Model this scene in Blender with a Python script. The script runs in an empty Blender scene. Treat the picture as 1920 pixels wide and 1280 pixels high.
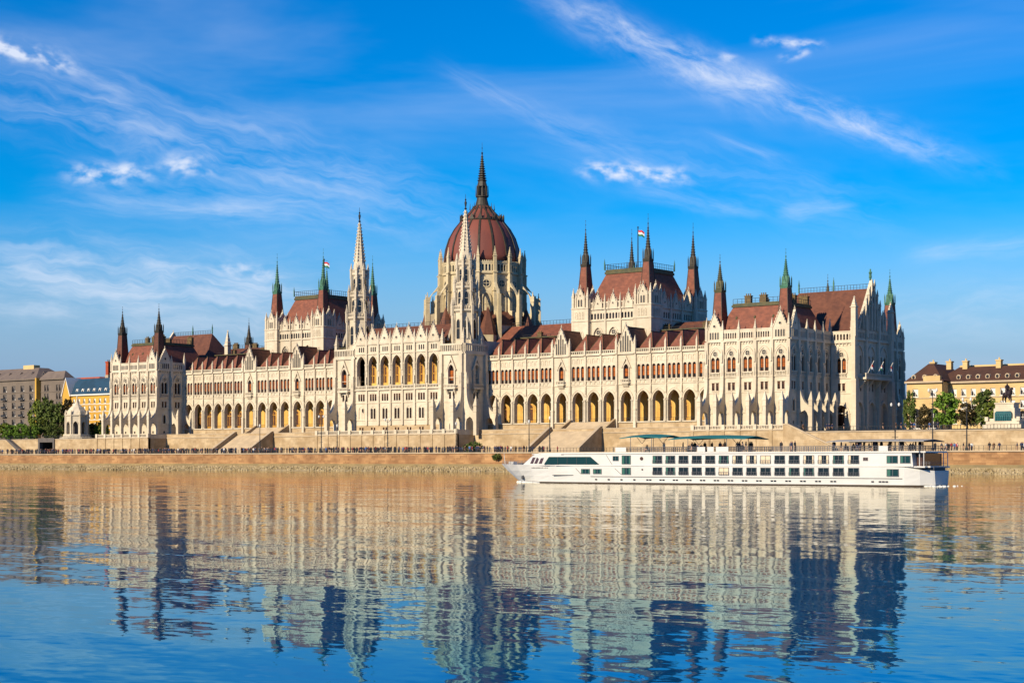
import bpy, math, random
from mathutils import Vector
R = math.radians
rnd = random.Random(7)
scene = bpy.context.scene
COL = scene.collection
# ------------------------------------------------------------------ camera
FPX = 3165.0
cam_d = bpy.data.cameras.new('camera')
cam = bpy.data.objects.new('camera', cam_d)
COL.objects.link(cam)
cam.location = (339.7, -387.0, 2.9)
cam.rotation_euler = (R(90), 0, R(38.2))
cam_d.sensor_width = 36
cam_d.lens = FPX / 1920 * 36
cam_d.shift_y = 223 / 1920
cam_d.clip_start = 0.5
cam_d.clip_end = 20000
scene.camera = cam
# ------------------------------------------------------------------ light
SUN_EL, SUN_AZ = 26.0, 6.0        # light travels towards +y and a little +x
sun_d = bpy.data.lights.new('sun', 'SUN')
sun_d.energy = 5.0
sun_d.angle = R(0.5)
sun_d.color = (1.0, 0.86, 0.64)
sun = bpy.data.objects.new('sun', sun_d)
COL.objects.link(sun)
trav = Vector((math.sin(R(SUN_AZ)) * math.cos(R(SUN_EL)), math.cos(R(SUN_AZ)) * math.cos(R(SUN_EL)), -math.sin(R(SUN_EL))))
sun.rotation_euler = trav.to_track_quat('-Z', 'Y').to_euler()
sun.location = (-100, -500, 300)
scene.view_settings.view_transform = 'Standard'
scene.view_settings.look = 'None'
scene.view_settings.exposure = 0.44
scene.view_settings.gamma = 1
scene.view_settings.use_curve_mapping = False
scene.cycles.use_denoising = True
scene.cycles.max_bounces = 6
scene.cycles.diffuse_bounces = 3
scene.cycles.glossy_bounces = 3
scene.cycles.caustics_reflective = False
scene.cycles.caustics_refractive = False

# ------------------------------------------------------------------ node helpers
class NG:
    def __init__(s, tree):
        s.t = tree
        s.N = tree.nodes
        s.L = tree.links
    def n(s, typ, **kw):
        x = s.N.new(typ)
        for k, v in kw.items():
            setattr(x, k, v)
        return x
    def put(s, sock, v):
        if isinstance(v, bpy.types.NodeSocket):
            s.L.new(v, sock)
        else:
            sock.default_value = v
    def m(s, op, a, b=None, c=None, clamp=False):
        x = s.n('ShaderNodeMath', operation=op, use_clamp=clamp)
        s.put(x.inputs[0], a)
        if b is not None: s.put(x.inputs[1], b)
        if c is not None: s.put(x.inputs[2], c)
        return x.outputs[0]
    def noise(s, vec, scale, detail=4, rough=0.55, dist=0.0):
        x = s.n('ShaderNodeTexNoise')
        if vec is not None: s.L.new(vec, x.inputs['Vector'])
        x.inputs['Scale'].default_value = scale
        x.inputs['Detail'].default_value = detail
        x.inputs['Roughness'].default_value = rough
        x.inputs['Distortion'].default_value = dist
        return x.outputs['Fac']
    def mix(s, f, a, b, blend='MIX'):
        x = s.n('ShaderNodeMix', data_type='RGBA', blend_type=blend)
        s.put(x.inputs[0], f)
        s.put(x.inputs[6], a if isinstance(a, bpy.types.NodeSocket) else (*a, 1))
        s.put(x.inputs[7], b if isinstance(b, bpy.types.NodeSocket) else (*b, 1))
        return x.outputs[2]
    def ss(s, v, lo, hi):
        x = s.n('ShaderNodeMapRange', interpolation_type='SMOOTHSTEP')
        s.put(x.inputs['Value'], v)
        x.inputs['From Min'].default_value = lo
        x.inputs['From Max'].default_value = hi
        return x.outputs['Result']

# ------------------------------------------------------------------ sky
world = bpy.data.worlds.new('World')
scene.world = world
world.use_nodes = True
g = NG(world.node_tree)
g.N.clear()
out = g.n('ShaderNodeOutputWorld')
bg = g.n('ShaderNodeBackground')
g.L.new(bg.outputs[0], out.inputs[0])
sky = g.n('ShaderNodeTexSky', sky_type='NISHITA')
sky.sun_disc = False
sky.sun_elevation = R(SUN_EL)
sky.sun_rotation = R(180 + SUN_AZ)
sky.altitude = 100
sky.air_density = 1.0
sky.dust_density = 0.15
sky.ozone_density = 3.5
hs = g.n('ShaderNodeHueSaturation')
hs.inputs['Hue'].default_value = 0.513
hs.inputs['Saturation'].default_value = 1.75
hs.inputs['Value'].default_value = 0.92
g.L.new(sky.outputs[0], hs.inputs['Color'])
geo = g.n('ShaderNodeTexCoord')
sep = g.n('ShaderNodeSeparateXYZ')
g.L.new(geo.outputs['Generated'], sep.inputs[0])
dx, dy, dz = sep.outputs
# azimuth from +y towards +x (degrees) and elevation (degrees)
az = g.m('MULTIPLY', g.m('ARCTAN2', dx, dy), 57.29578)
el = g.m('MULTIPLY', g.m('ARCSINE', dz), 57.29578)
az = g.m('ADD', az, 38.2)                   # the river front lies about north-west; bearings counted from there
cv = g.n('ShaderNodeCombineXYZ')
g.L.new(az, cv.inputs[0]); g.L.new(el, cv.inputs[1])
warp = g.noise(cv.outputs[0], 0.5, 3)
fine = g.noise(cv.outputs[0], 0.9, 7, 0.62, 0.6)
def cloud(az0, el0, az1, el1, w, amt, puff, seed):
    """a bank of cloud along a bearing line; puff 0 = combed cirrus, 1 = small cumulus"""
    L = math.hypot(az1 - az0, el1 - el0)
    ca, sa = (az1 - az0) / L, (el1 - el0) / L
    a = g.m('SUBTRACT', az, az0); e = g.m('SUBTRACT', el, el0)
    sl = g.m('ADD', g.m('MULTIPLY', a, ca), g.m('MULTIPLY', e, sa))
    tl = g.m('SUBTRACT', g.m('MULTIPLY', e, ca), g.m('MULTIPLY', a, sa))
    tl = g.m('ADD', tl, g.m('MULTIPLY', g.m('SUBTRACT', warp, 0.5), w * 1.2))
    across = g.m('EXPONENT', g.m('MULTIPLY', g.m('POWER', g.m('ABSOLUTE', g.m('DIVIDE', tl, w)), 2.0), -1.0))
    ends = g.m('MULTIPLY', g.ss(sl, -0.15 * L, 0.25 * L), g.m('SUBTRACT', 1.0, g.ss(sl, 0.75 * L, 1.15 * L)))
    c = g.n('ShaderNodeCombineXYZ')
    kx = 0.16 if puff < 0.1 else 0.34 if puff < 0.5 else 0.8
    g.L.new(g.m('MULTIPLY', sl, kx), c.inputs[0])
    g.L.new(g.m('MULTIPLY', tl, 1.0 if puff < 0.5 else 1.3), c.inputs[1])
    c.inputs[2].default_value = seed
    nz = g.noise(c.outputs[0], 1.6 if puff < 0.5 else 2.4, 7 if puff < 0.5 else 5, 0.62 if puff < 0.5 else 0.45, 0.4 if puff < 0.5 else 0.0)
    nz = g.ss(nz, 0.30 if puff < 0.5 else 0.36, 0.86 if puff < 0.5 else 0.78)
    return g.m('MULTIPLY', g.m('MULTIPLY', nz, amt), g.m('MULTIPLY', across, ends))
def azel(X, Y):
    a = math.atan((X - 960) / FPX); e = math.atan((863 - Y) / FPX * math.cos(a))
    return math.degrees(a), math.degrees(e)
banks = [((-60, 140), (860, 410), 1.1, 0.55, 0), ((-40, 60), (760, 330), 0.7, 0.25, 0), ((100, 330), (720, 420), 0.7, 0.40, 0), ((-80, 500), (640, 565), 1.2, 0.9, 0),
         ((-80, 560), (520, 600), 0.6, 0.5, 0), ((1030, 0), (1800, 300), 0.42, 1.0, 0.2), ((1060, 20), (1450, 200), 0.55, 0.65, 0.2), ((840, 140), (1240, 320), 0.4, 0.45, 0),
         ((1090, 318), (1295, 330), 0.27, 1.25, 1), ((1180, 350), (1420, 395), 0.3, 0.35, 0), ((125, 328), (290, 322), 0.30, 1.1, 1),
         ((300, 310), (405, 316), 0.34, 0.95, 1), ((-50, 70), (145, 128), 0.28, 1.15, 1), ((130, 125), (260, 190), 0.3, 0.4, 0), ((1420, 78), (1545, 84), 0.13, 1.1, 1), ((1460, 112), (1520, 96), 0.13, 0.9, 1),
         ((1345, 108), (1392, 114), 0.16, 0.6, 1), ((1330, 255), (1480, 310), 0.2, 0.6, 0), ((1465, 400), (1600, 385), 0.28, 0.5, 0), ((400, 500), (520, 512), 0.26, 0.75, 1),
         ((1700, 480), (1960, 450), 0.35, 0.4, 0), ((1640, 600), (2000, 560), 0.9, 0.35, 0), ((100, 380), (660, 408), 0.35, 0.45, 0), ((1000, 250), (1700, 420), 1.0, 0.22, 0)]
tot = None
for i, (p, q, w, amt, puff) in enumerate(banks):
    a0, e0 = azel(*p); a1, e1 = azel(*q)
    c = cloud(a0, e0, a1, e1, w, amt, puff, i * 3.7)
    tot = c if tot is None else g.m('ADD', tot, c)
# thin cirrus over the rest of the sky, the same all round
c2 = g.n('ShaderNodeVectorMath', operation='MULTIPLY')
g.L.new(geo.outputs['Generated'], c2.inputs[0])
c2.inputs[1].default_value = (2.0, 2.0, 9.0)
veil = g.m('MULTIPLY', g.ss(g.noise(c2.outputs[0], 1.3, 5, 0.55, 0.6), 0.45, 0.85), 0.22)
tot = g.m('ADD', tot, veil)
tot = g.m('MULTIPLY', g.m('MINIMUM', tot, 1.0), 0.86)
tot = g.m('MULTIPLY', tot, g.ss(el, -1.0, 2.0))
hazef = g.m('MULTIPLY', g.m('SUBTRACT', 1.0, g.ss(el, 1.0, 9.0)), 0.96)
hazy = g.mix(hazef, hs.outputs[0], (1.42, 2.18, 3.75))
skyc = g.mix(tot, hazy, (5.4, 5.8, 6.7))
g.L.new(skyc, bg.inputs[0])
bg.inputs[1].default_value = 0.112

# ------------------------------------------------------------------ materials
MATS = {}
def mat(name, col, col2=None, scale=0.6, rough=0.8, bump=0.0, bscale=4.0, metal=0.0, streak=False, spec=0.3, detail=6, lo=0.35, hi=0.65, block=None):
    m = bpy.data.materials.new(name)
    m.use_nodes = True
    g = NG(m.node_tree)
    b = g.N['Principled BSDF']
    b.inputs['Roughness'].default_value = rough
    b.inputs['Metallic'].default_value = metal
    b.inputs['Specular IOR Level'].default_value = spec
    tc = g.n('ShaderNodeNewGeometry').outputs['Position']
    if col2 is None:
        b.inputs['Base Color'].default_value = (*col, 1)
    else:
        v = tc
        if streak:
            vm = g.n('ShaderNodeVectorMath', operation='MULTIPLY')
            g.L.new(tc, vm.inputs[0]); vm.inputs[1].default_value = (1, 1, 0.12)
            v = vm.outputs[0]
        f = g.ss(g.noise(v, scale, detail, 0.6), lo, hi)
        f2 = g.noise(tc, scale * 9, 3)
        c = g.mix(f, col, col2)
        c = g.mix(g.m('MULTIPLY', f2, 0.3), c, tuple(x * 0.72 for x in col))
        if block:                            # each ashlar block or tile a little lighter or darker than its neighbours
            sp_ = g.n('ShaderNodeSeparateXYZ'); g.L.new(tc, sp_.inputs[0])
            row = g.m('FLOOR', g.m('DIVIDE', sp_.outputs[2], block[1]))
            colm = g.m('FLOOR', g.m('ADD', g.m('DIVIDE', g.m('ADD', sp_.outputs[0], sp_.outputs[1]), block[0]), g.m('MULTIPLY', row, 0.5)))
            cb = g.n('ShaderNodeCombineXYZ'); g.L.new(row, cb.inputs[0]); g.L.new(colm, cb.inputs[1])
            wn = g.n('ShaderNodeTexWhiteNoise', noise_dimensions='3D'); g.L.new(cb.outputs[0], wn.inputs[0])
            c = g.mix(g.m('MULTIPLY', wn.outputs['Value'], block[2]), c, tuple(x * 0.5 for x in col2))
            big = g.ss(g.noise(tc, 0.06, 4), 0.45, 0.75)
            c = g.mix(g.m('MULTIPLY', big, 0.30), c, tuple(x * 0.72 for x in col2))
        g.L.new(c, b.inputs['Base Color'])
    if bump:
        bp = g.n('ShaderNodeBump')
        bp.inputs['Strength'].default_value = bump
        bp.inputs['Distance'].default_value = 0.1
        g.L.new(g.noise(tc, bscale, 5), bp.inputs['Height'])
        g.L.new(bp.outputs[0], b.inputs['Normal'])
    MATS[name] = m
    return m
STONE = mat('pale_limestone', (0.66, 0.575, 0.435), (0.54, 0.455, 0.33), 0.35, 0.85, 0.25, 3.0, streak=True, block=(1.3, .62, .22))
BEIGE = mat('buff_ashlar', (0.54, 0.41, 0.25), (0.37, 0.255, 0.135), 0.3, 0.88, 0.4, 1.5, block=(1.7, .8, .35))
DRUMST = mat('weathered_limestone', (0.62, 0.525, 0.345), (0.47, 0.38, 0.22), 0.3, 0.88, 0.3, 2.0, streak=True, block=(1.3, .62, .25))
OCHRE = mat('loggia_ochre', (0.62, 0.40, 0.11), (0.52, 0.31, 0.075), 0.5, 0.85)  # yellower than the front stone; loggia walls and ceilings
RED = mat('red_roof_tiles', (0.25, 0.084, 0.048), (0.17, 0.060, 0.038), 0.7, 0.7, 0.3, 5.0, block=(.9, .45, .4))
BROWN = mat('brown_roof_tiles', (0.165, 0.062, 0.034), (0.11, 0.042, 0.026), 0.5, 0.7, 0.3, 5.0, streak=True, block=(.9, .45, .4))
DOMER = mat('dome_red_copper', (0.205, 0.062, 0.042), (0.155, 0.050, 0.037), 0.25, 0.55, 0.1, 2.0, streak=True)
COPPER = mat('verdigris_copper', (0.07, 0.19, 0.12), (0.03, 0.085, 0.05), 0.8, 0.6)
DKCOP = mat('dark_bronze_copper', (0.055, 0.042, 0.026), (0.03, 0.028, 0.022), 0.8, 0.55)
OLIVE = mat('olive_copper_ridge', (0.10, 0.085, 0.035), (0.05, 0.055, 0.03), 0.8, 0.6)
GLASS = mat('dark_window_glass', (0.018, 0.016, 0.017), rough=0.12, spec=0.5)
BLIND = mat('orange_window_blind', (0.40, 0.105, 0.013), (0.27, 0.065, 0.010), 1.5, 0.8)
GOLD = mat('golden_oak_joinery', (0.55, 0.30, 0.05), (0.40, 0.19, 0.03), 1.2, 0.6)
WOOD = mat('dark_brown_door', (0.10, 0.035, 0.012), (0.06, 0.02, 0.01), 1.0, 0.6)
IRON = mat('black_iron', (0.02, 0.021, 0.024), rough=0.5)
BRICKC = mat('sooty_chimney_brick', (0.17, 0.115, 0.05), (0.10, 0.07, 0.035), 1.2, 0.9)
QUAY = mat('rust_stained_quay_stone', (0.46, 0.26, 0.115), (0.27, 0.135, 0.06), 0.22, 0.9, 0.5, 1.5, block=(2.4, .6, .5))

# ------------------------------------------------------------------ mesh builder
class MB:
    def __init__(s):
        s.v = []; s.f = []; s.mi = []; s.ms = []
    def add(s, vs, fs, m):
        if m not in s.ms: s.ms.append(m)
        k = s.ms.index(m); o = len(s.v)
        s.v += [tuple(p) for p in vs]
        for f in fs:
            s.f.append(tuple(i + o for i in f)); s.mi.append(k)
    def box(s, x0, x1, y0, y1, z0, z1, m):
        s.add([(x0, y0, z0), (x1, y0, z0), (x1, y1, z0), (x0, y1, z0), (x0, y0, z1), (x1, y0, z1), (x1, y1, z1), (x0, y1, z1)],
              [(0, 3, 2, 1), (4, 5, 6, 7), (0, 1, 5, 4), (1, 2, 6, 5), (2, 3, 7, 6), (3, 0, 4, 7)], m)
    def ext(s, poly, y0, y1, m):           # polygon in (x, z) pushed along y
        n = len(poly)
        s.add([(p[0], y0, p[1]) for p in poly] + [(p[0], y1, p[1]) for p in poly],
              [tuple(range(n)), tuple(range(2 * n - 1, n - 1, -1))] + [(i, i + n, (i + 1) % n + n, (i + 1) % n) for i in range(n)], m)
    def extx(s, poly, x0, x1, m):          # polygon in (y, z) pushed along x
        n = len(poly)
        s.add([(x0, p[0], p[1]) for p in poly] + [(x1, p[0], p[1]) for p in poly],
              [tuple(range(n)), tuple(range(2 * n - 1, n - 1, -1))] + [(i, i + n, (i + 1) % n + n, (i + 1) % n) for i in range(n)], m)
    def extz(s, poly, z0, z1, m):
        n = len(poly)
        s.add([(p[0], p[1], z0) for p in poly] + [(p[0], p[1], z1) for p in poly],
              [tuple(range(n - 1, -1, -1)), tuple(range(n, 2 * n))] + [(i, (i + 1) % n, (i + 1) % n + n, i + n) for i in range(n)], m)
    def rings(s, cx, cy, prof, n, m, ph=0.0, sq=False):   # stacked n-gons, prof = [(r, z)]; sq: r is the half width of a square
        k = math.sqrt(2) if sq else 1.0
        if sq: n = 4; ph = math.pi / 4
        vs = []
        for r, z in prof:
            for i in range(n):
                a = ph + 2 * math.pi * i / n
                vs.append((cx + r * k * math.cos(a), cy + r * k * math.sin(a), z))
        fs = [tuple(range(n - 1, -1, -1)), tuple(range((len(prof) - 1) * n, len(prof) * n))]
        for j in range(len(prof) - 1):
            for i in range(n):
                fs.append((j * n + i, j * n + (i + 1) % n, (j + 1) * n + (i + 1) % n, (j + 1) * n + i))
        s.add(vs, fs, m)
    def tube(s, a, b, r, m, n=5, r2=None):
        a = Vector(a); b = Vector(b); d = (b - a).normalized()
        p = d.orthogonal().normalized(); q = d.cross(p)
        r2 = r if r2 is None else r2
        vs = [a + (p * math.cos(t) + q * math.sin(t)) * r for t in [2 * math.pi * i / n for i in range(n)]]
        vs += [b + (p * math.cos(t) + q * math.sin(t)) * r2 for t in [2 * math.pi * i / n for i in range(n)]]
        s.add(vs, [(i, (i + 1) % n, (i + 1) % n + n, i + n) for i in range(n)] + [tuple(range(n - 1, -1, -1)), tuple(range(n, 2 * n))], m)
    def quad(s, a, b, c, d, m):
        s.add([a, b, c, d], [(0, 1, 2, 3)], m)
    def panel(s, u0, u1, z0, z1, ops, dep, m, y=0.0, reveal=None):
        """wall strip in the plane y with openings cut through it; ops = (centre, width, sill, spring, rise)"""
        reveal = reveal or m
        x = u0
        def q(xa, za, xb, zb):
            if xb - xa > 1e-4 and zb - za > 1e-4:
                s.quad((xa, y, za), (xb, y, za), (xb, y, zb), (xa, y, zb), m)
        for (c, w, zb, zs, ri) in sorted(ops):
            l, r = c - w / 2, c + w / 2
            q(x, z0, l, z1); q(l, z0, r, zb)
            top = archpts(c, w, zs, ri)
            for p, n in zip(top, top[1:]):
                s.quad((p[0], y, p[1]), (n[0], y, n[1]), (n[0], y, z1), (p[0], y, z1), m)
            outl = [(l, zb)] + top + [(r, zb)]
            for p, n in zip(outl, outl[1:] + outl[:1]):
                if abs(p[0] - n[0]) + abs(p[1] - n[1]) > 1e-5:
                    s.quad((p[0], y, p[1]), (p[0], y + dep, p[1]), (n[0], y + dep, n[1]), (n[0], y, n[1]), reveal)
            x = r
        q(x, z0, u1, z1)
    def hood(s, c, w, zb, zs, ri, t, pr, m, y=0.0):
        """raised moulding round an arched opening"""
        a = [(c - w / 2, zb)] + archpts(c, w, zs, ri) + [(c + w / 2, zb)]
        b = [(c - w / 2 - t, zb)] + archpts(c, w + 2 * t, zs, ri + t * 1.25) + [(c + w / 2 + t, zb)]
        for i in range(len(a) - 1):
            A, B, D, E = a[i], a[i + 1], b[i + 1], b[i]
            s.quad((A[0], y - pr, A[1]), (B[0], y - pr, B[1]), (D[0], y - pr, D[1]), (E[0], y - pr, E[1]), m)
            s.quad((E[0], y - pr, E[1]), (D[0], y - pr, D[1]), (D[0], y, D[1]), (E[0], y, E[1]), m)
            s.quad((A[0], y - pr, A[1]), (B[0], y - pr, B[1]), (B[0], y, B[1]), (A[0], y, A[1]), m)
    def mesh(s, name, smooth=False):
        me = bpy.data.meshes.new(name)
        me.from_pydata(s.v, [], s.f)
        for m in s.ms: me.materials.append(m)
        me.polygons.foreach_set('material_index', s.mi)
        if smooth: me.polygons.foreach_set('use_smooth', [True] * len(s.f))
        me.update()
        return me
def archpts(c, w, zs, ri, n=5):
    if ri <= 1e-6: return [(c - w / 2, zs), (c + w / 2, zs)]
    Rr = (ri * ri + w * w / 4) / w
    Rr = max(Rr, w / 2)
    cx = -w / 2 + Rr
    zk = ri / math.sqrt(max(1e-9, Rr * w - w * w / 4)) if ri < w / 2 else 1.0
    a1 = math.acos(max(-1, min(1, -cx / Rr)))
    left = []
    for i in range(n + 1):
        a = math.pi + (a1 - math.pi) * i / n
        left.append((c + cx + Rr * math.cos(a), zs + Rr * math.sin(a) * zk))
    return left + [(2 * c - p[0], p[1]) for p in left[-2::-1]]
def obj(name, data, parent=None, loc=(0, 0, 0), rot=0.0, **props):
    if isinstance(data, MB): data = data.mesh(name)
    o = bpy.data.objects.new(name, data)
    COL.objects.link(o)
    o.location = loc
    o.rotation_euler = (0, 0, rot)
    if parent is not None: o.parent = parent
    for k, v in props.items(): o[k] = v
    return o
def empty(name, loc, label, cat, group=None, rot=0.0):
    o = bpy.data.objects.new(name, None)
    COL.objects.link(o)
    o.location = loc; o.rotation_euler = (0, 0, rot)
    o.empty_display_size = 1
    tag(o, label, cat, group)
    return o
def tag(o, label, cat, group=None):
    o['label'] = label; o['category'] = cat
    if group: o['group'] = group
    return o
CACHE = {}
def cached(key, fn):
    if key not in CACHE: CACHE[key] = fn()
    return CACHE[key]
class Fr:
    """frame of one facade: u runs along it, v goes inwards"""
    def __init__(s, x, y, rot):
        s.o = (x, y); s.rot = rot; s.c = math.cos(rot); s.s = math.sin(rot)
    def at(s, u, v, z):
        return (s.o[0] + u * s.c - v * s.s, s.o[1] + u * s.s + v * s.c, z)
# ================================================================== THE PARLIAMENT
ZT = 10.2                                   # terrace level above the water
BASE = Vector((0, 21, ZT))
B = empty('parliament_building', BASE, 'vast pale gothic revival parliament with red ribbed dome and many spires along the river', 'building')
def part(name, data, loc=(0, 0, 0), rot=0.0, **kw):
    return obj(name, data, B, tuple(Vector(loc) - BASE), rot, **kw)
def sub(name, data, parent, loc=(0, 0, 0), rot=0.0):
    return obj(name, data, parent, loc, rot)

# ---- windows (frame mesh, with pane and blind as sub-parts)
def win_meshes(w, h, ri, mull, frame_mat):
    def mk():
        t = min(0.12, w * 0.1)
        f = MB()
        f.hood(0, w - 2 * t, 0.0, h, ri, t, 0.1, frame_mat)
        f.box(-w / 2 + t, w / 2 - t, -0.1, 0, 0, t, frame_mat)
        if mull:
            f.box(-t * 0.45, t * 0.45, -0.08, 0, t, h + ri * 0.8, frame_mat)
        f.box(-w / 2 + t, w / 2 - t, -0.08, 0, h * 0.66, h * 0.66 + t * 0.8, frame_mat)
        p = MB()
        a = [(-w / 2, 0)] + archpts(0, w, h, ri) + [(w / 2, 0)]
        p.add([(x, 0.06, z) for x, z in a], [tuple(range(len(a)))], GLASS)
        b = MB()
        b.box(-w / 2 + t, w / 2 - t, 0.0, 0.03, h * 0.30, h * 0.985, BLIND)
        return f.mesh('window'), p.mesh('pane'), b.mesh('blind')
    return cached(('win', round(w, 2), round(h, 2), round(ri, 2), mull, frame_mat.name), mk)
def window(fr, u, v, z, w, h, ri, name='window', blind=False, mull=True, fm=None):
    f, p, b = win_meshes(w, h, ri, mull, fm or STONE)
    o = part(name, f, fr.at(u, v, z), fr.rot)
    sub('pane', p, o)
    if blind: sub('blind', b, o)
    return o
def rose(fr, u, v, z, r, m=None):
    def mk():
        f = MB(); n = 12
        for i in range(n):
            a, b = 2 * math.pi * i / n, 2 * math.pi * (i + 1) / n
            A = (r * .78 * math.cos(a), r * .78 * math.sin(a)); Bq = (r * .78 * math.cos(b), r * .78 * math.sin(b))
            C = (r * math.cos(a), r * math.sin(a)); D = (r * math.cos(b), r * math.sin(b))
            f.ext([A, Bq, D, C], -0.14, 0, m or STONE)
        f.box(-r * .8, r * .8, -0.09, 0, -.05 * r, .05 * r, m or STONE)
        f.box(-.05 * r, .05 * r, -0.085, 0, -r * .8, r * .8, m or STONE)
        p = MB()
        p.add([(r * .9 * math.cos(2 * math.pi * i / n), -0.03, r * .9 * math.sin(2 * math.pi * i / n)) for i in range(n)], [tuple(range(n))], GLASS)
        return f.mesh('rose_window'), p.mesh('pane')
    f, p = cached(('rose', round(r, 2), (m or STONE).name), mk)
    o = part('rose_window', f, fr.at(u, v, z), fr.rot)
    sub('pane', p, o)
# ---- pinnacles
def pinnacle(loc, w, h, m=None, cap=0.45, rot=0.0):
    m = m or STONE
    def mk():
        b = MB(); hw = w / 2; zs = h * (1 - cap)
        b.rings(0, 0, [(hw, 0), (hw, zs)], 4, m, sq=True)
        b.rings(0, 0, [(hw * 1.3, zs), (hw * 1.3, zs + h * .03)], 4, m, sq=True)
        b.rings(0, 0, [(hw * 1.0, zs + h * .03), (hw * 0.12, h * .965)], 4, m, sq=True)
        b.rings(0, 0, [(hw * .1, h * .93), (hw * .5, h * .955), (hw * .1, h)], 4, m)
        for k in range(3):                  # crockets
            zz = zs + (h - zs) * (0.2 + .24 * k); rr = hw * (1 - .3 * k) * .95
            b.rings(0, 0, [(rr, zz), (rr * 1.12, zz + h * .012), (rr * .8, zz + h * .025)], 4, m, sq=True)
        return b.mesh('pinnacle')
    return part('pinnacle', cached(('pin', round(w, 2), round(h, 2), m.name, cap), mk), loc, rot)
# ---- gable end with slits and an oculus
def gable(fr, u, v, z, w, hb, h, slits=5, oc=True, m=None):
    """hb: upright band, then a steep triangle up to h"""
    m = m or STONE
    def mk():
        b = MB(); hw = w / 2
        b.box(-hw, hw, .02, .5, 0, hb, m)
        b.ext([(-hw, hb), (hw, hb), (0, h)], 0.02, .5, m)
        for sx in (-1, 1):                  # raking coping
            L = math.hypot(hw, h - hb); nx, nz = (h - hb) / L * .22, hw / L * .22
            b.ext([(sx * hw, hb), (0, h), (0, h + .3), (sx * (hw + nx), hb + nz)], -.14, .56, m)
            for k in range(1, 6):           # crockets up the slope
                t = k / 6
                b.box(sx * hw * (1 - t) + sx * nx - .1, sx * hw * (1 - t) + sx * nx + .1, -.05, .25, hb + (h - hb) * t, hb + (h - hb) * t + .32, m)
        b.rings(0, .2, [(.1, h), (.1, h + .4), (.3, h + .6), (.1, h + .8), (.05, h + 1.3)], 4, m)
        if slits:
            st = w * .74 / slits
            for i in range(slits):
                c = (i - (slits - 1) / 2) * st
                hh = hb * .85 if oc else (hb + (h - hb) * (1 - abs(c) / hw) * .72)
                b.hood(c, st * .5, hb * .14, hh - st * .3, st * .35, .09, .1, m)
        d = MB()
        if slits:
            for i in range(slits):
                c = (i - (slits - 1) / 2) * st
                hh = hb * .85 if oc else (hb + (h - hb) * (1 - abs(c) / hw) * .72)
                a = [(c - st * .25, hb * .14)] + archpts(c, st * .5, hh - st * .3, st * .35, 3) + [(c + st * .25, hb * .14)]
                d.add([(x, 0.005, zz) for x, zz in a], [tuple(range(len(a)))], GLASS)
        if oc:
            r = min(w * .12, .7); zc = hb + (h - hb) * .28; n = 8
            for i in range(n):
                a, c2 = 2 * math.pi * i / n, 2 * math.pi * (i + 1) / n
                b.ext([(r * .7 * math.cos(a), zc + r * .7 * math.sin(a)), (r * .7 * math.cos(c2), zc + r * .7 * math.sin(c2)), (r * math.cos(c2), zc + r * math.sin(c2)), (r * math.cos(a), zc + r * math.sin(a))], -.1, .02, m)
            d.add([(r * .75 * math.cos(2 * math.pi * i / n), 0.004, zc + r * .75 * math.sin(2 * math.pi * i / n)) for i in range(n)], [tuple(range(n))], GLASS)
        return b.mesh('gable'), (d.mesh('pane') if d.v else None)
    b, d = cached(('gable', round(w, 2), hb, h, slits, oc, m.name), mk)
    o = part('gable', b, fr.at(u, v, z), fr.rot)
    if d: sub('pane', d, o)
    return o
def railing_run(fr, u0, u1, v, z, h=1.1, step=1.0, name='railing', m=None):
    b = MB(); n = max(1, int((u1 - u0) / step))
    m = m or IRON
    for i in range(n + 1):
        x = u0 + (u1 - u0) * i / n
        b.box(x - .04, x + .04, v - .04, v + .04, z, z + h, m)
    b.box(u0, u1, v - .05, v + .05, z + h, z + h + .09, m)
    b.box(u0, u1, v - .03, v + .03, z + h * .35, z + h * .35 + .06, m)
    return part(name, b, fr.at(0, 0, 0), fr.rot)
def balustrade(b, u0, u1, y, z0, z1, n, m):
    """stone parapet with openings, added to the builder b (front face at y)"""
    w = (u1 - u0) / n
    b.box(u0, u1, y, y + .3, z0, z0 + (z1 - z0) * .16, m)
    b.box(u0, u1, y - .04, y + .34, z1 - (z1 - z0) * .2, z1, m)
    for i in range(n + 1):
        x = u0 + i * w
        b.box(max(u0, x - w * .2), min(u1, x + w * .2), y + .02, y + .28, z0 + (z1 - z0) * .16, z1 - (z1 - z0) * .2, m)

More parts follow.
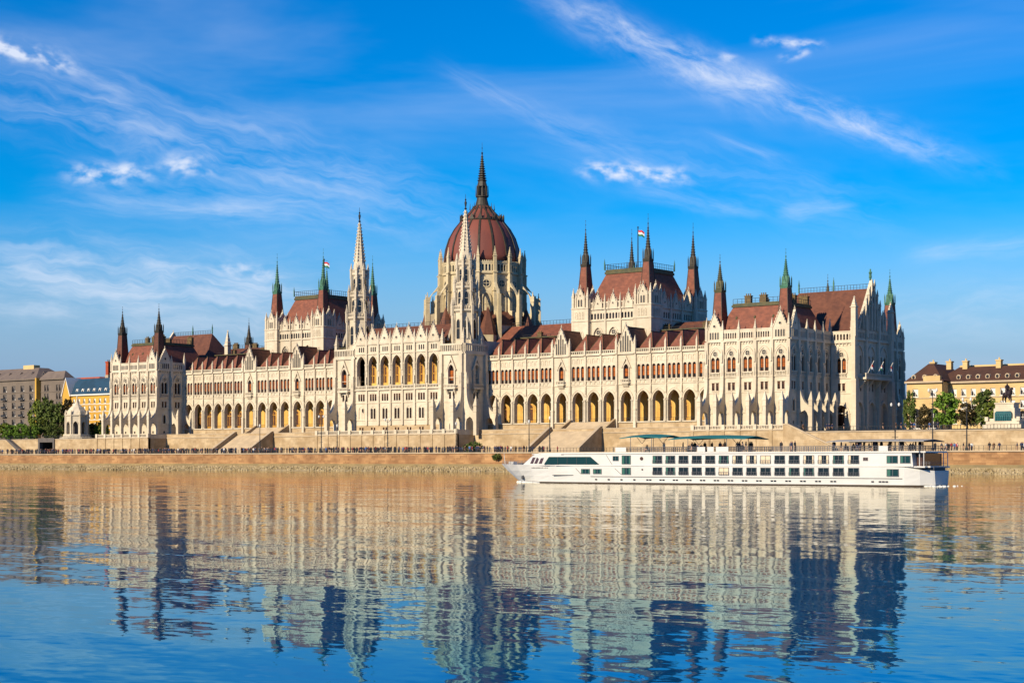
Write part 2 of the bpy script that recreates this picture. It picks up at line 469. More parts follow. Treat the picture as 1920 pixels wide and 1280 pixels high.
# ---- long wings -------------------------------------------------------------
def wing(sx):
    runs = []                                # (x0, x1, kind) outwards from the centre
    x = 25.8
    for k, n, w in (('b', 5, 4.88), ('g', 1, 6.1), ('b', 3, 5.37), ('g', 1, 6.2), ('b', 6, 5.0)):
        for i in range(n):
            runs.append((x, x + w, k)); x += w
    if sx < 0: runs = sorted([(-b, -a, k) for a, b, k in runs])
    fr = Fr(0, 0, 0)
    X0, X1 = runs[0][0], runs[-1][1]
    w = MB(); lg = MB(); bal = MB(); rail = MB()
    w.box(X0, X1, -.25, 0, ZT, 11.0, BEIGE)
    for a, b, k in runs:
        bw = b - a; c = (a + b) / 2
        aw = 3.75 if k == 'b' else 3.5
        w.panel(a, b, ZT, 13.7, [], .4, BEIGE)
        w.panel(a, b, 13.7, 24.0, [(c, aw, 13.7, 19.7, 2.5)], 1.3, STONE)
        w.hood(c, aw, 13.7, 19.7, 2.5, .42, .16, STONE)
        w.hood(c, aw + .9, 19.4, 19.7, 2.95, .2, .28, STONE)
        for sgn in (-1, 1):                  # shafts with capitals beside the arch
            w.rings(c + sgn * (aw / 2 + .1), -.22, [(.24, 13.7), (.24, 14.1), (.17, 14.2), (.17, 19.2), (.32, 19.5), (.32, 19.75)], 6, STONE)
        w.panel(a, b, 24.0, 25.2, [], .4, STONE)
        if k == 'b':
            sp = bw * .295; ops = [(c + i * sp, 1.06, 25.3, 28.9, .56) for i in (-1, 0, 1)]
            w.panel(a, b, 25.2, 30.0, ops, .45, STONE)
            for (cc, ww, zb, zs, ri) in ops:
                w.hood(cc, ww, zb, zs, ri, .13, .12, STONE)
                window(fr, cc, .42, zb, ww, zs - zb, ri, 'lancet_window', True, False, WOOD)
                w.hood(cc, ww * .75, 30.3, 31.0, .55, .12, .12, STONE)      # blind tracery
                w.box(cc - .5, cc + .5, -.16, 0, 24.35, 25.1, STONE)        # panelled apron
            w.box(a + .3, b - .3, -.3, 0, 25.08, 25.3, STONE)
        else:
            w.panel(a, b, 25.2, 30.0, [(c, 1.7, 25.4, 28.4, 1.25)], .5, STONE)
            w.hood(c, 1.7, 25.4, 28.4, 1.25, .25, .3, STONE)
            w.ext([(c - 1.65, 28.6), (c - 1.3, 28.6), (c, 31.1), (c + 1.3, 28.6), (c + 1.65, 28.6), (c, 31.9)], -.42, 0, STONE)
            window(fr, c, .46, 25.4, 1.7, 3.0, 1.25, 'niche_window', True, True, WOOD)
            w.box(c - 1.35, c + 1.35, -1.0, 0, 24.15, 24.45, STONE)
            balustrade(w, c - 1.35, c + 1.35, -1.0, 24.45, 25.5, 5, STONE)
            w.extx([(0, 23.2), (-.25, 23.2), (-.9, 24.15), (0, 24.15)], c - .9, c + .9, STONE)
        w.panel(a, b, 30.0, 32.3, [], .4, STONE)
        balustrade(bal, a + .4, b - .4, -.38, 32.75, 33.75, 7, STONE)
        rail.box(c - aw / 2, c + aw / 2, .5, .55, 14.65, 14.72, IRON)
        rail.box(c - aw / 2, c + aw / 2, .5, .55, 14.0, 14.05, IRON)
        for i in range(7):
            xx = c - aw / 2 + aw * (i + .5) / 7
            rail.box(xx - .025, xx + .025, .5, .55, 13.7, 14.7, IRON)
    w.box(X0, X1, -.2, 0, 23.9, 24.15, STONE)
    w.box(X0, X1, -.45, .3, 32.3, 32.75, STONE)
    w.box(X0, X1, -.3, 0, 13.4, 13.72, STONE)
    # loggia behind the arches
    lg.box(X0, X1, 1.3, 5.2, 13.4, 13.7, BEIGE)
    lg.quad((X0, 5.2, 13.7), (X1, 5.2, 13.7), (X1, 5.2, 23.4), (X0, 5.2, 23.4), OCHRE)
    lg.quad((X0, 0.02, 23.4), (X1, 0.02, 23.4), (X1, 5.2, 23.4), (X0, 5.2, 23.4), OCHRE)
    for a, b, k in runs:
        c = (a + b) / 2
        lg.hood(c, 2.3, 13.7, 18.2, 1.5, .25, .12, OCHRE, 5.2)
        lg.box(b - .3, b + .3, 4.9, 5.2, 13.7, 22.2, OCHRE)
        lg.ext([(b - .3, 23.4), (b - .3, 22.2), (b + .3, 22.2), (b + .3, 23.4)], 1.3, 5.2, OCHRE)
        if (int(abs(c) * 7)) % 3 != 0:
            # glazed doors at the back of the loggia
            def mk():
                f = MB()
                f.hood(0, 1.9, 0, 4.4, 1.2, .2, .12, GOLD)
                f.box(-.08, .08, -.1, 0, 0, 5.2, GOLD)
                f.box(-.95, .95, -.1, 0, 4.2, 4.45, GOLD)
                f.box(-.95, .95, -.08, 0, 0, .9, GOLD)
                p = MB()
                aa = [(-.95, 0)] + archpts(0, 1.9, 4.4, 1.2) + [(.95, 0)]
                p.add([(x, -.02, z) for x, z in aa], [tuple(range(len(aa)))], WOOD)
                return f.mesh('loggia_door'), p.mesh('pane')
            f, p = cached('loggia_door', mk)
            o = part('loggia_door', f, (c, 5.2, 13.7)); sub('pane', p, o)
    part('wing_wall', w); part('loggia', lg); part('balustrade', bal); part('railing', rail)
    # buttress strips and pinnacles between bays
    def strip():
        b = MB()
        b.box(-.42, .42, -.75, 0, ZT, 17.0, STONE); b.box(-.36, .36, -.6, 0, 17.0, 24.2, STONE)
        b.box(-.5, .5, -.85, 0, 16.9, 17.15, STONE)
        b.box(-.3, .3, -.5, 0, 24.2, 32.3, STONE)
        b.extx([(-.5, 32.2), (-.85, 32.5), (-.85, 33.6), (0, 33.6), (0, 32.2)], -.36, .36, STONE)
        b.box(-.2, .2, -.72, -.5, 22.0, 24.0, STONE)       # statue bracket
        return b.mesh('pilaster')
    def slim():
        b = MB()
        b.box(-.22, .22, -.35, 0, 20.0, 24.2, STONE); b.box(-.28, .28, -.45, 0, 24.2, 32.3, STONE)
        b.extx([(-.45, 32.2), (-.8, 32.5), (-.8, 33.6), (0, 33.6), (0, 32.2)], -.3, .3, STONE)
        b.box(-.25, .25, -.5, 0, 21.6, 23.4, STONE)
        b.rings(0, -.45, [(.3, ZT + 3.5), (.3, 19.4), (.45, 19.7), (.45, 20)], 6, STONE)
        return b.mesh('pilaster')
    bounds = [(runs[0][0], runs[0][2], runs[0][2])] + [(q[0], p[2], q[2]) for p, q in zip(runs, runs[1:])] + [(runs[-1][1], 'b', 'b')]
    for xb, k0, k1 in bounds:
        big = 'g' in (k0, k1)
        part('pilaster', cached('strip', strip) if big else cached('slim', slim), (xb, 0, 0))
        pinnacle((xb, -.4, 33.6), .62 if big else .5, 3.9 if big else 3.0)
    # roofs: one small hipped cross roof to each bay, a gabled one behind each gable
    def hip(bw):
        def mk():
            b = MB(); hw = bw / 2 - .05; zr = 5.7
            v = [(-hw, .9, 0.5), (hw, .9, .5), (0, 4.3, zr), (hw, 12, .5), (-hw, 12, .5), (0, 12, zr)]
            b.add(v, [(0, 1, 2), (1, 3, 5, 2), (4, 0, 2, 5)], RED)
            for sg in (-1, 1): b.box(sg * hw - .07, sg * hw + .07, .9, 11.9, .3, .56, OLIVE)
            b.box(-hw, hw, .55, .9, 0, .9, OLIVE)
            b.tube((0, 3.7, zr), (0, 12, zr), .1, OLIVE, 4)
            b.tube((-hw, .9, .5), (0, 4.3, zr), .07, OLIVE, 4); b.tube((hw, .9, .5), (0, 4.3, zr), .07, OLIVE, 4)
            return b.mesh('hipped_roof')
        return cached(('hip', round(bw, 2)), mk)
    def saddle(bw):
        def mk():
            b = MB(); hw = bw / 2
            b.ext([(-hw, .3), (hw, .3), (0, 6.9)], .6, 13.5, BROWN)
            b.tube((0, .6, 6.95), (0, 13.5, 6.95), .12, OLIVE, 4)
            return b.mesh('gable_roof')
        return cached(('sad', round(bw, 2)), mk)
    for a, b, k in runs:
        c = (a + b) / 2; bw = b - a
        if k == 'b':
            part('hipped_roof', hip(bw), (c, 0, 33.0))
        else:
            part('gable_roof', saddle(bw), (c, 0, 33.0))
            gable(fr, c, -.45, 32.75, bw - .9, 1.6, 7.6, 5, False)
    m = MB()
    m.extx([(8.5, 36.6), (14, 39.6), (30, 39.6), (36, 33), (36, 32.6), (8.5, 32.6)], X0, X1, BROWN)
    m.box(X0, X1, 13.4, 14.2, 39.5, 39.8, OLIVE)
    part('wing_roof', m)
    k = MB(); k.box(X0, X1, 5.25, 36, ZT, 33.2, STONE); part('wing_core', k)
    # chimneys and vents along the ridge
    for i in range(7):
        xx = X0 + (X1 - X0) * (i + .6) / 7.3
        chimney((xx, 17 + (i % 2) * 3, 39.5), 1.5 + .5 * (i % 3), 2.3 + .4 * (i % 2))
    railing_run(fr, X0, X1, 14.5, 39.7, .8, 2.5, 'ridge_railing')
def chimney(loc, w, h):
    def mk():
        b = MB()
        b.box(-w / 2, w / 2, -.5, .5, 0, h * .75, BRICKC); b.box(-w / 2 - .12, w / 2 + .12, -.62, .62, h * .75, h * .83, BRICKC)
        n = max(2, int(w / .55))
        for i in range(n):
            x = -w / 2 + w * (i + .5) / n
            b.rings(x, 0, [(.2, h * .83), (.16, h), (.21, h * 1.02)], 6, BRICKC)
        return b.mesh('chimney')
    part('chimney', cached(('chim', w, h), mk), loc)

# ---- corner pavilions ---------------------------------------------------------
def buttress_mesh(depth, w):
    def mk():
        b = MB()
        pr = [(0, 33.4), (-.62, 33.4), (-.62, 27.5), (-.78, 27.4), (-.78, 22.6)]
        for i in range(1, 7):
            t = i / 7
            pr.append((-.78 - (depth - 1.9) * (1 - math.cos(t * math.pi / 2)) * 1.05, 22.6 - 5.6 * math.sin(t * math.pi / 2) ** 1.1))
        pr += [(-depth + 1.05, 16.7), (-depth, 16.7), (-depth, ZT), (-depth + 1.1, ZT), (-depth + 1.1, 14.0), (-depth + 1.5, 15.0), (-depth * .52, 15.6), (-.9, 15.0), (-.55, 14.0), (-.55, ZT), (0, ZT)]
        b.extx(pr, -w / 2, w / 2, STONE)
        b.box(-w / 2 - .08, w / 2 + .08, -depth - .08, -depth + 1.15, 16.6, 16.85, STONE)
        b.box(-w / 2 - .06, w / 2 + .06, -depth - .06, -depth + 1.15, 11.3, 11.6, STONE)
        b.box(-w / 2 - .06, w / 2 + .06, -.84, 0, 24.1, 24.35, STONE)
        b.rings(0, -depth + .5, [(.52, 16.85), (.5, 18.0)], 4, STONE, sq=True)
        b.rings(0, -depth + .5, [(.62, 18.0), (.06, 20.3)], 4, STONE, sq=True)
        b.rings(0, -.75, [(.22, 28.0), (.26, 30.0), (.06, 31.4)], 4, STONE, sq=True)      # canopy over a statue
        b.rings(0, -.8, [(.2, 24.6), (.24, 25.4), (.13, 26.3), (.14, 26.7)], 5, STONE)     # statue
        return b.mesh('buttress')
    return cached(('but', depth, w), mk)
def pav_face(fr, nb, bw, blind, gables=(), but=True, depth=4.3, skipb=(), portal=(), u_shift=0):
    U = nb * bw
    w = MB(); ga = MB(); bk = MB()
    w.box(0, U, -.3, 0, ZT, 11.5, BEIGE)
    for i in range(nb):
        a, b = i * bw, (i + 1) * bw; c = (a + b) / 2
        if i in portal:
            pw = bw * .66
            w.panel(a, b, ZT, 20.8, [(c, pw, ZT, 14.7, pw * .62)], 2.2, STONE)
            w.hood(c, pw, ZT, 14.7, pw * .62, .4, .25, STONE)
            d = MB(); d.box(c - pw / 2 - .1, c + pw / 2 + .1, 2.2, 2.3, ZT, 18.5, WOOD); part('portal_door', d, fr.at(0, 0, 0), fr.rot)
        else:
            w.panel(a, b, ZT, 15.3, [(c, .7, 12.1, 12.9, 0)], .3, STONE)
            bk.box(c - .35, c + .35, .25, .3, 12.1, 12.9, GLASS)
            w.panel(a, b, 15.3, 18.9, [(c, 1.1, 15.5, 17.7, .75)], .35, STONE)
            w.hood(c, 1.1, 15.5, 17.7, .75, .28, .14, STONE)
            w.panel(a, b, 18.9, 20.8, [], .3, STONE)
            window(fr, c, .32, 15.5, 1.1, 2.2, .75, 'lower_window', blind, True, WOOD)
        ops = [(c + s * .62, .82, 20.9, 22.9, 0) for s in (-1, 1)]
        w.panel(a, b, 20.8, 23.2, ops, .3, STONE)
        for o in ops: window(fr, o[0], .28, 20.9, .82, 2.0, 0, 'mezzanine_window', False, True, WOOD)
        w.box(c - 1.15, c + 1.15, -.16, 0, 20.68, 20.9, STONE); w.box(c - 1.15, c + 1.15, -.18, 0, 22.9, 23.08, STONE)
        w.panel(a, b, 23.2, 25.5, [], .3, STONE)
        balustrade(w, c - 1.5, c + 1.5, -.32, 24.4, 25.5, 7, STONE)
        ops = [(c + s * .7, 1.12, 25.6, 28.7, .8) for s in (-1, 1)]
        w.panel(a, b, 25.5, 29.55, ops, .45, STONE)
        for o in ops: window(fr, o[0], .42, 25.6, 1.12, 3.1, .8, 'lancet_window', blind, True, WOOD)
        w.panel(a, b, 29.55, 33.3, [], .3, STONE)
        w.hood(c, 2.8, 25.5, 29.3, 2.2, .36, .22, STONE)
        w.hood(c, 3.6, 29.0, 29.3, 2.7, .14, .3, STONE)
        rose(fr, c, -.02, 30.35, .78)
        for k in range(6):                   # corbel table
            x = a + bw * (k + .5) / 6
            w.box(x - .16, x + .16, -.28, 0, 32.75, 33.3, STONE)
        n = 7; sw = bw / n
        ga.panel(a, b, 33.75, 36.2, [(a + (k + .5) * sw, sw * .58, 34.15, 35.4, sw * .35) for k in range(n)], .28, STONE, -.3)
        ga.box(a, b, -.4, .05, 36.2, 36.45, STONE)
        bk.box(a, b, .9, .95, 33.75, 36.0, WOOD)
        if i in gables:
            gable(fr, c, -.48, 33.75, bw - .7, 2.5, 6.9, 4, True)
    w.box(0, U, -.5, .3, 33.3, 33.75, STONE); w.box(0, U, -.2, 0, 24.1, 24.35, STONE); w.box(0, U, -.15, 0, 20.2, 20.4, STONE)
    w.box(0, U, -.18, 0, 15.0, 15.2, STONE)
    part('pavilion_wall', w, fr.at(0, 0, 0), fr.rot); part('gallery', ga, fr.at(0, 0, 0), fr.rot); part('gallery_back', bk, fr.at(0, 0, 0), fr.rot)
    for i in range(nb + 1):
        if i in skipb: continue
        if but: part('buttress', buttress_mesh(depth, .95), fr.at(i * bw, 0, 0), fr.rot)
        pinnacle(fr.at(i * bw, -.3, 33.7), .62, 5.2 if i not in (0, nb) else 6.2, rot=fr.rot)
def spire(x, y, z0, z1, z2, z3, zt, w0, w1, cu, roof=None):
    """tiled pyramid foot z0-z1, crowned copper stage z1-z2, needle z2-z3, rod to zt"""
    key = ('spire', round(z1 - z0, 1), round(z2 - z1, 1), round(z3 - z2, 1), round(zt - z3, 1), w0, w1, cu.name)
    def mk():
        r = MB(); h1 = z1 - z0
        r.rings(0, 0, [(w0, 0), (w0 * .8, h1 * .28), (w1, h1)], 4, roof or RED, sq=True)
        for sx in (-1, 1):
            for sy in (-1, 1):
                r.tube((sx * w0, sy * w0, 0), (sx * w0 * .8, sy * w0 * .8, h1 * .28), .11, DKCOP, 4)
                r.tube((sx * w0 * .8, sy * w0 * .8, h1 * .28), (sx * w1, sy * w1, h1), .11, DKCOP, 4)
        c = MB(); a, b_ = h1, z2 - z0
        hb = b_ - a
        c.rings(0, 0, [(w1 * 1.02, a - .3), (w1 * 1.1, a), (w1 * 1.2, a + hb * .12), (w1 * .86, a + hb * .22), (w1 * .74, b_)], 4, cu, sq=True)
        for sx in (-1, 1):
            for sy in (-1, 1):
                c.tube((sx * w1 * 1.05, sy * w1 * 1.05, a), (sx * w1 * 1.05, sy * w1 * 1.05, a + hb * .75), .16, cu, 4)
                c.tube((sx * w1 * 1.05, sy * w1 * 1.05, a + hb * .75), (sx * w1 * 1.05, sy * w1 * 1.05, a + hb * 1.15), .17, cu, 4, .02)
        for k in range(4):                   # four gablets
            ang = k * math.pi / 2; d = w1 * 1.0
            ux, uy = math.cos(ang), math.sin(ang)
            vx, vy = -uy, ux
            P = [(ux * d + vx * w1 * .62, uy * d + vy * w1 * .62, a + hb * .3), (ux * d - vx * w1 * .62, uy * d - vy * w1 * .62, a + hb * .3), (ux * d, uy * d, a + hb * 1.15), (0, 0, a + hb * 1.0), (0, 0, a + hb * .3)]
            c.add(P, [(0, 1, 2), (0, 2, 3), (1, 3, 2)], cu)
        H3 = z3 - z0
        c.rings(0, 0, [(w1 * .78, b_), (w1 * .62, b_ + (H3 - b_) * .14), (w1 * .36, b_ + (H3 - b_) * .5), (.09, H3)], 8, cu)
        for k in range(1, 9):                # crocketed edges
            t = k / 9.5; zz = b_ + (H3 - b_) * t; rr = w1 * .72 * (1 - t) ** 1.1 + .1
            c.rings(0, 0, [(rr, zz), (rr + .1, zz + .12), (rr, zz + .24)], 8, cu)
        f = MB(); T = zt - z0
        f.tube((0, 0, H3 - .3), (0, 0, T), .06, cu, 5, .03)
        f.rings(0, 0, [(.05, H3), (.24, H3 + .25), (.05, H3 + .5)], 6, cu)
        f.rings(0, 0, [(.04, H3 + (T - H3) * .5), (.16, H3 + (T - H3) * .55), (.04, H3 + (T - H3) * .6)], 6, cu)
        f.rings(0, 0, [(.03, T - .25), (.12, T - .12), (.03, T)], 6, cu)
        return r.mesh('spire_roof'), c.mesh('spire'), f.mesh('finial')
    r, c, f = cached(key, mk)
    o = part('spire', c, (x, y, z0))
    sub('spire_roof', r, o); sub('finial', f, o)
    return o
def pavilion(sx):
    """one end block of the palace; sx = 1 is the end on the right of the photograph"""
    xi, xo = 108.7, 132.7
    bw = (xo - xi) / 5
    # river front
    fr = Fr(xi if sx > 0 else -xo, -11.5, 0)
    pav_face(fr, 5, bw, True, gables=(0, 4))
    # side that looks downstream (right in the photograph)
    if sx > 0:
        pav_face(Fr(xo, -11.5, R(90)), 5, 4.3, False, gables=(0,), skipb=(0, 5))
        pav_face(Fr(xo, 10.4, R(0)), 1, 6.3, True, but=False, portal=(0,))
        f3 = Fr(xo + 6.3, 10.4, R(90))
        risalit_front(f3)
        pav_face(Fr(xo, 31.6, R(90)), 5, 4.3, False, gables=(1, 3, 4))
        pav_face(Fr(xi, 10.0, R(-90)), 4, 5.3, False, but=False)
    else:
        pav_face(Fr(-xi, -11.5, R(90)), 2, 5.75, False, gables=(0,), skipb=(0,))
        pav_face(Fr(-xo, 53.0, R(-90)), 15, 4.3, False, but=True, skipb=(15,))
    X = lambda a: a * sx
    core = MB()
    core.box(min(X(xi + .6), X(xo - .6)), max(X(xi + .6), X(xo - .6)), -10.9, 52.5, ZT, 33.6, STONE)
    core.box(min(X(xo - .7), X(xo + 5.9)), max(X(xo - .7), X(xo + 5.9)), 13.0, 29.0, ZT, 33.6, STONE)
    part('pavilion_core', core)
    # mansard roofs, front and rear
    def mans(y0, y1, zb, zt, ins, r=None):
        b = MB()
        x0, x1 = sorted((X(xi + .8), X(xo - .8)))
        v = [(x0, y0, zb), (x1, y0, zb), (x1, y1, zb), (x0, y1, zb), (x0 + ins, y0 + ins, zt), (x1 - ins, y0 + ins, zt), (x1 - ins, y1 - ins, zt), (x0 + ins, y1 - ins, zt)]
        b.add(v, [(0, 1, 5, 4), (1, 2, 6, 5), (2, 3, 7, 6), (3, 0, 4, 7), (4, 5, 6, 7)], r or RED)
        x0 += ins; x1 -= ins; y0 += ins; y1 -= ins
        b.box(x0 - .3, x1 + .3, y0 - .3, y1 + .3, zt, zt + .55, OLIVE)
        b.box(x0 - .1, x1 + .1, y0 - .1, y1 + .1, zt + .55, zt + .95, OLIVE)
        part('mansard_roof', b)
        f = Fr(x0, y0, 0)
        railing_run(f, 0, x1 - x0, 0, zt + .95, 1.1, 1.2, 'ridge_railing')
        railing_run(Fr(x1, y0, R(90)), 0, y1 - y0, 0, zt + .95, 1.1, 1.2, 'ridge_railing')
    mans(-10.6, 12.5, 33.6, 42.6, 4.0)
    mans(30, 52.5, 33.6, 42.6, 4.0)
    # oculus dormers in the river slope
    for i in range(3):
        x = X(xi + 6.6 + i * 5.4)
        d = MB(); d.rings(0, 0, [(.3, 0), (.42, .5), (.1, .95)], 6, OLIVE); part('roof_vent', d, (x, -7.8, 39.2))
    for i, (px_, py_, w_) in enumerate(((116, -3, 1.8), (120.5, -3, 1.8), (126.0, 2.5, 1.8), (126.5, -1, 1.6), (126.2, 8, 2.6), (114.5, 8, 2.4), (120, 44, 2.4), (126, 40, 2.4))):
        chimney((X(px_), py_, 43.4), w_, 2.9)
    green = COPPER if sx > 0 else DKCOP
    for (xx, yy) in ((xi + 2.3, -9.0), (xo - 2.4, -9.0), (xo - 2.4, 50.4), (xi + 2.3, 50.4)):
        spire(X(xx), yy, 35.8, 46.6, 49.2, 54.2, 56.4, 1.8, 1.0, green if not (sx > 0 and xx < 115) else OLIVE, BROWN if sx < 0 else RED)
    # great roof over the middle of the end front
    r = MB()
    x0, x1, xe = xi + 2, xi + 9, xo + 5.8
    v = [(X(x0), 10.7, 34), (X(xe), 10.7, 34), (X(xe), 31.3, 34), (X(x0), 31.3, 34), (X(x1), 21, 48.2), (X(xe), 21, 48.2)]
    r.add(v, [(0, 1, 5, 4), (2, 3, 4, 5), (3, 0, 4), (1, 2, 5)], BROWN)
    part('end_roof', r)
    railing_run(Fr(min(X(x1), X(xe)), 21, 0), 0, xe - x1, 0, 48.2, 1.2, .9, 'ridge_railing')
    for xx in (x1, (x1 + xe) / 2): pinnacle((X(xx), 21, 48.2), .3, 3.6, COPPER)
    if sx < 0:
        gable(Fr(-xe, 21, R(-90)), 0, -.5, 33.7, 20.4, 2.5, 15.7, 7, True)
        pinnacle((-103, 15, 36), 1.6, 12.5, STONE)
def risalit_front(fr):
    """gabled middle of the downstream end: portals, balcony, tall traceried gable"""
    U = 21.2; nb = 3; bw = U / nb
    w = MB(); bal = MB()
    for i in range(nb):
        a, b = i * bw, (i + 1) * bw; c = (a + b) / 2
        w.panel(a, b, ZT, 20.8, [(c, 4.4, ZT, 15.2, 3.0)], 3.0, STONE)
        w.hood(c, 4.4, ZT, 15.2, 3.0, .5, .35, STONE)
        w.quad((a, 3.0, ZT), (b, 3.0, ZT), (b, 3.0, 20), (a, 3.0, 20), WOOD)
        ops = [(c + s * 1.1, .9, 21, 23, 0) for s in (-1, 1)]
        w.panel(a, b, 20.8, 23.5, ops, .3, STONE)
        for o in ops: window(fr, o[0], .28, 21, .9, 2.0, 0, 'mezzanine_window', False, True, WOOD)
        w.panel(a, b, 23.5, 25.5, [], .3, STONE)
        ops = [(c + s * 1.05, 1.5, 25.6, 29.3, 1.1) for s in (-1, 1)]
        w.panel(a, b, 25.5, 31.0, ops, .5, STONE)
        for o in ops: window(fr, o[0], .46, 25.6, 1.5, 3.7, 1.1, 'great_window', False, True, WOOD)
        w.panel(a, b, 31.0, 34.5, [], .3, STONE)
        w.hood(c, 4.2, 25.6, 29.6, 3.2, .4, .3, STONE)
        n = 8; sw = bw / n
        w.panel(a, b, 34.5, 37, [(a + (k + .5) * sw, sw * .55, 34.8, 36.1, sw * .3) for k in range(n)], .3, STONE, -.3)
    w.box(0, U, -.5, .3, 34.1, 34.5, STONE)
    part('risalit_wall', w, fr.at(0, 0, 0), fr.rot)
    bal.box(3, U - 3, -2.4, 0, 24.0, 24.5, STONE)
    balustrade(bal, 3, U - 3, -2.4, 24.5, 25.6, 22, STONE)
    for x in (4, 8.2, 13, 17.2): bal.extx([(0, 21.8), (-.3, 21.8), (-2.1, 24), (0, 24)], x - .3, x + .3, STONE)
    part('balcony', bal, fr.at(0, 0, 0), fr.rot)
    t = MB(); hw = 7.9; z0, z1 = 37.0, 49.7
    t.ext([(-hw + .6, z0), (hw - .6, z0), (0, z1)], 0, .4, STONE)
    t.box(-U / 2 + .6, U / 2 - .6, .1, .8, z0, z0 + .5, STONE)
    for sx in (-1, 1):
        t.ext([(sx * (hw - .6), z0), (0, z1), (0, z1 + .8), (sx * (hw + .1), z0 + .2)], -.3, .45, STONE)
        for k in range(1, 12):
            q = k / 12
            t.box(sx * hw * (1 - q) - .14, sx * hw * (1 - q) + .14, -.3, .3, z0 + (z1 - z0) * q + .55, z0 + (z1 - z0) * q + .9, STONE)
    dk = MB()
    for k in range(-4, 5):                   # tall traceried lights under a wheel
        x = k * 1.62; top = z0 + (z1 - z0) * (1 - abs(x) / hw) - 1.2
        if abs(k) <= 1: top = z0 + 6.6
        if top - z0 > 1.2:
            t.hood(x, 1.05, z0 + .3, top - .9, .8, .2, .45, STONE)
            a = [(x - .52, z0 + .3)] + archpts(x, 1.05, top - .9, .8) + [(x + .52, z0 + .3)]
            dk.add([(p, -.02, q) for p, q in a], [tuple(range(len(a)))], GLASS)
        if k < 4:
            xm = x + .81; zt = z0 + (z1 - z0) * (1 - abs(xm) / hw)
            t.rings(xm, -.55, [(.2, z0), (.18, zt + .4), (.26, zt + .5), (.04, zt + 2.2)], 4, STONE, sq=True)
    n = 14; r = 1.3; zc = z0 + 8.1
    for i in range(n):
        a, b = 2 * math.pi * i / n, 2 * math.pi * (i + 1) / n
        t.ext([(r * .75 * math.cos(a), zc + r * .75 * math.sin(a)), (r * .75 * math.cos(b), zc + r * .75 * math.sin(b)), (r * math.cos(b), zc + r * math.sin(b)), (r * math.cos(a), zc + r * math.sin(a))], -.35, 0, STONE)
    dk.add([(r * .8 * math.cos(2 * math.pi * i / n), -.02, zc + r * .8 * math.sin(2 * math.pi * i / n)) for i in range(n)], [tuple(range(n))], GLASS)
    o = part('great_gable', t, fr.at(U / 2, -.1, 0), fr.rot); sub('pane', dk, o)
    s = MB(); s.rings(0, 0, [(.3, 0), (.3, .5), (.45, .8), (.35, 1.6), (.5, 2.1), (.2, 2.5), (.22, 2.9), (.05, 3.1)], 6, COPPER)
    part('gable_statue', s, fr.at(U / 2, .2, 50.3))
    for u in (U / 2 - 8.3, U / 2 + 8.3): pinnacle(fr.at(u, .2, 37), .9, 6.2, rot=fr.rot)
    for u in (0, bw, 2 * bw, U):
        b = MB(); big = u in (0, U)
        b.box(-.9 if big else -.5, .9 if big else .5, -1.4 if big else -.9, 0, ZT, 24, STONE)
        b.box(-.75 if big else -.42, .75 if big else .42, -1.1 if big else -.7, 0, 24, 35, STONE)
        b.rings(0, -.5, [(.75 if big else .45, 35), (.7 if big else .4, 39 if big else 37.5)], 4, STONE, sq=True)
        part('pier', b, fr.at(u, 0, 0), fr.rot)
        pinnacle(fr.at(u, -.5, 38.9 if big else 37.4), 1.3 if big else .8, 6.5 if big else 5.0, rot=fr.rot)
    

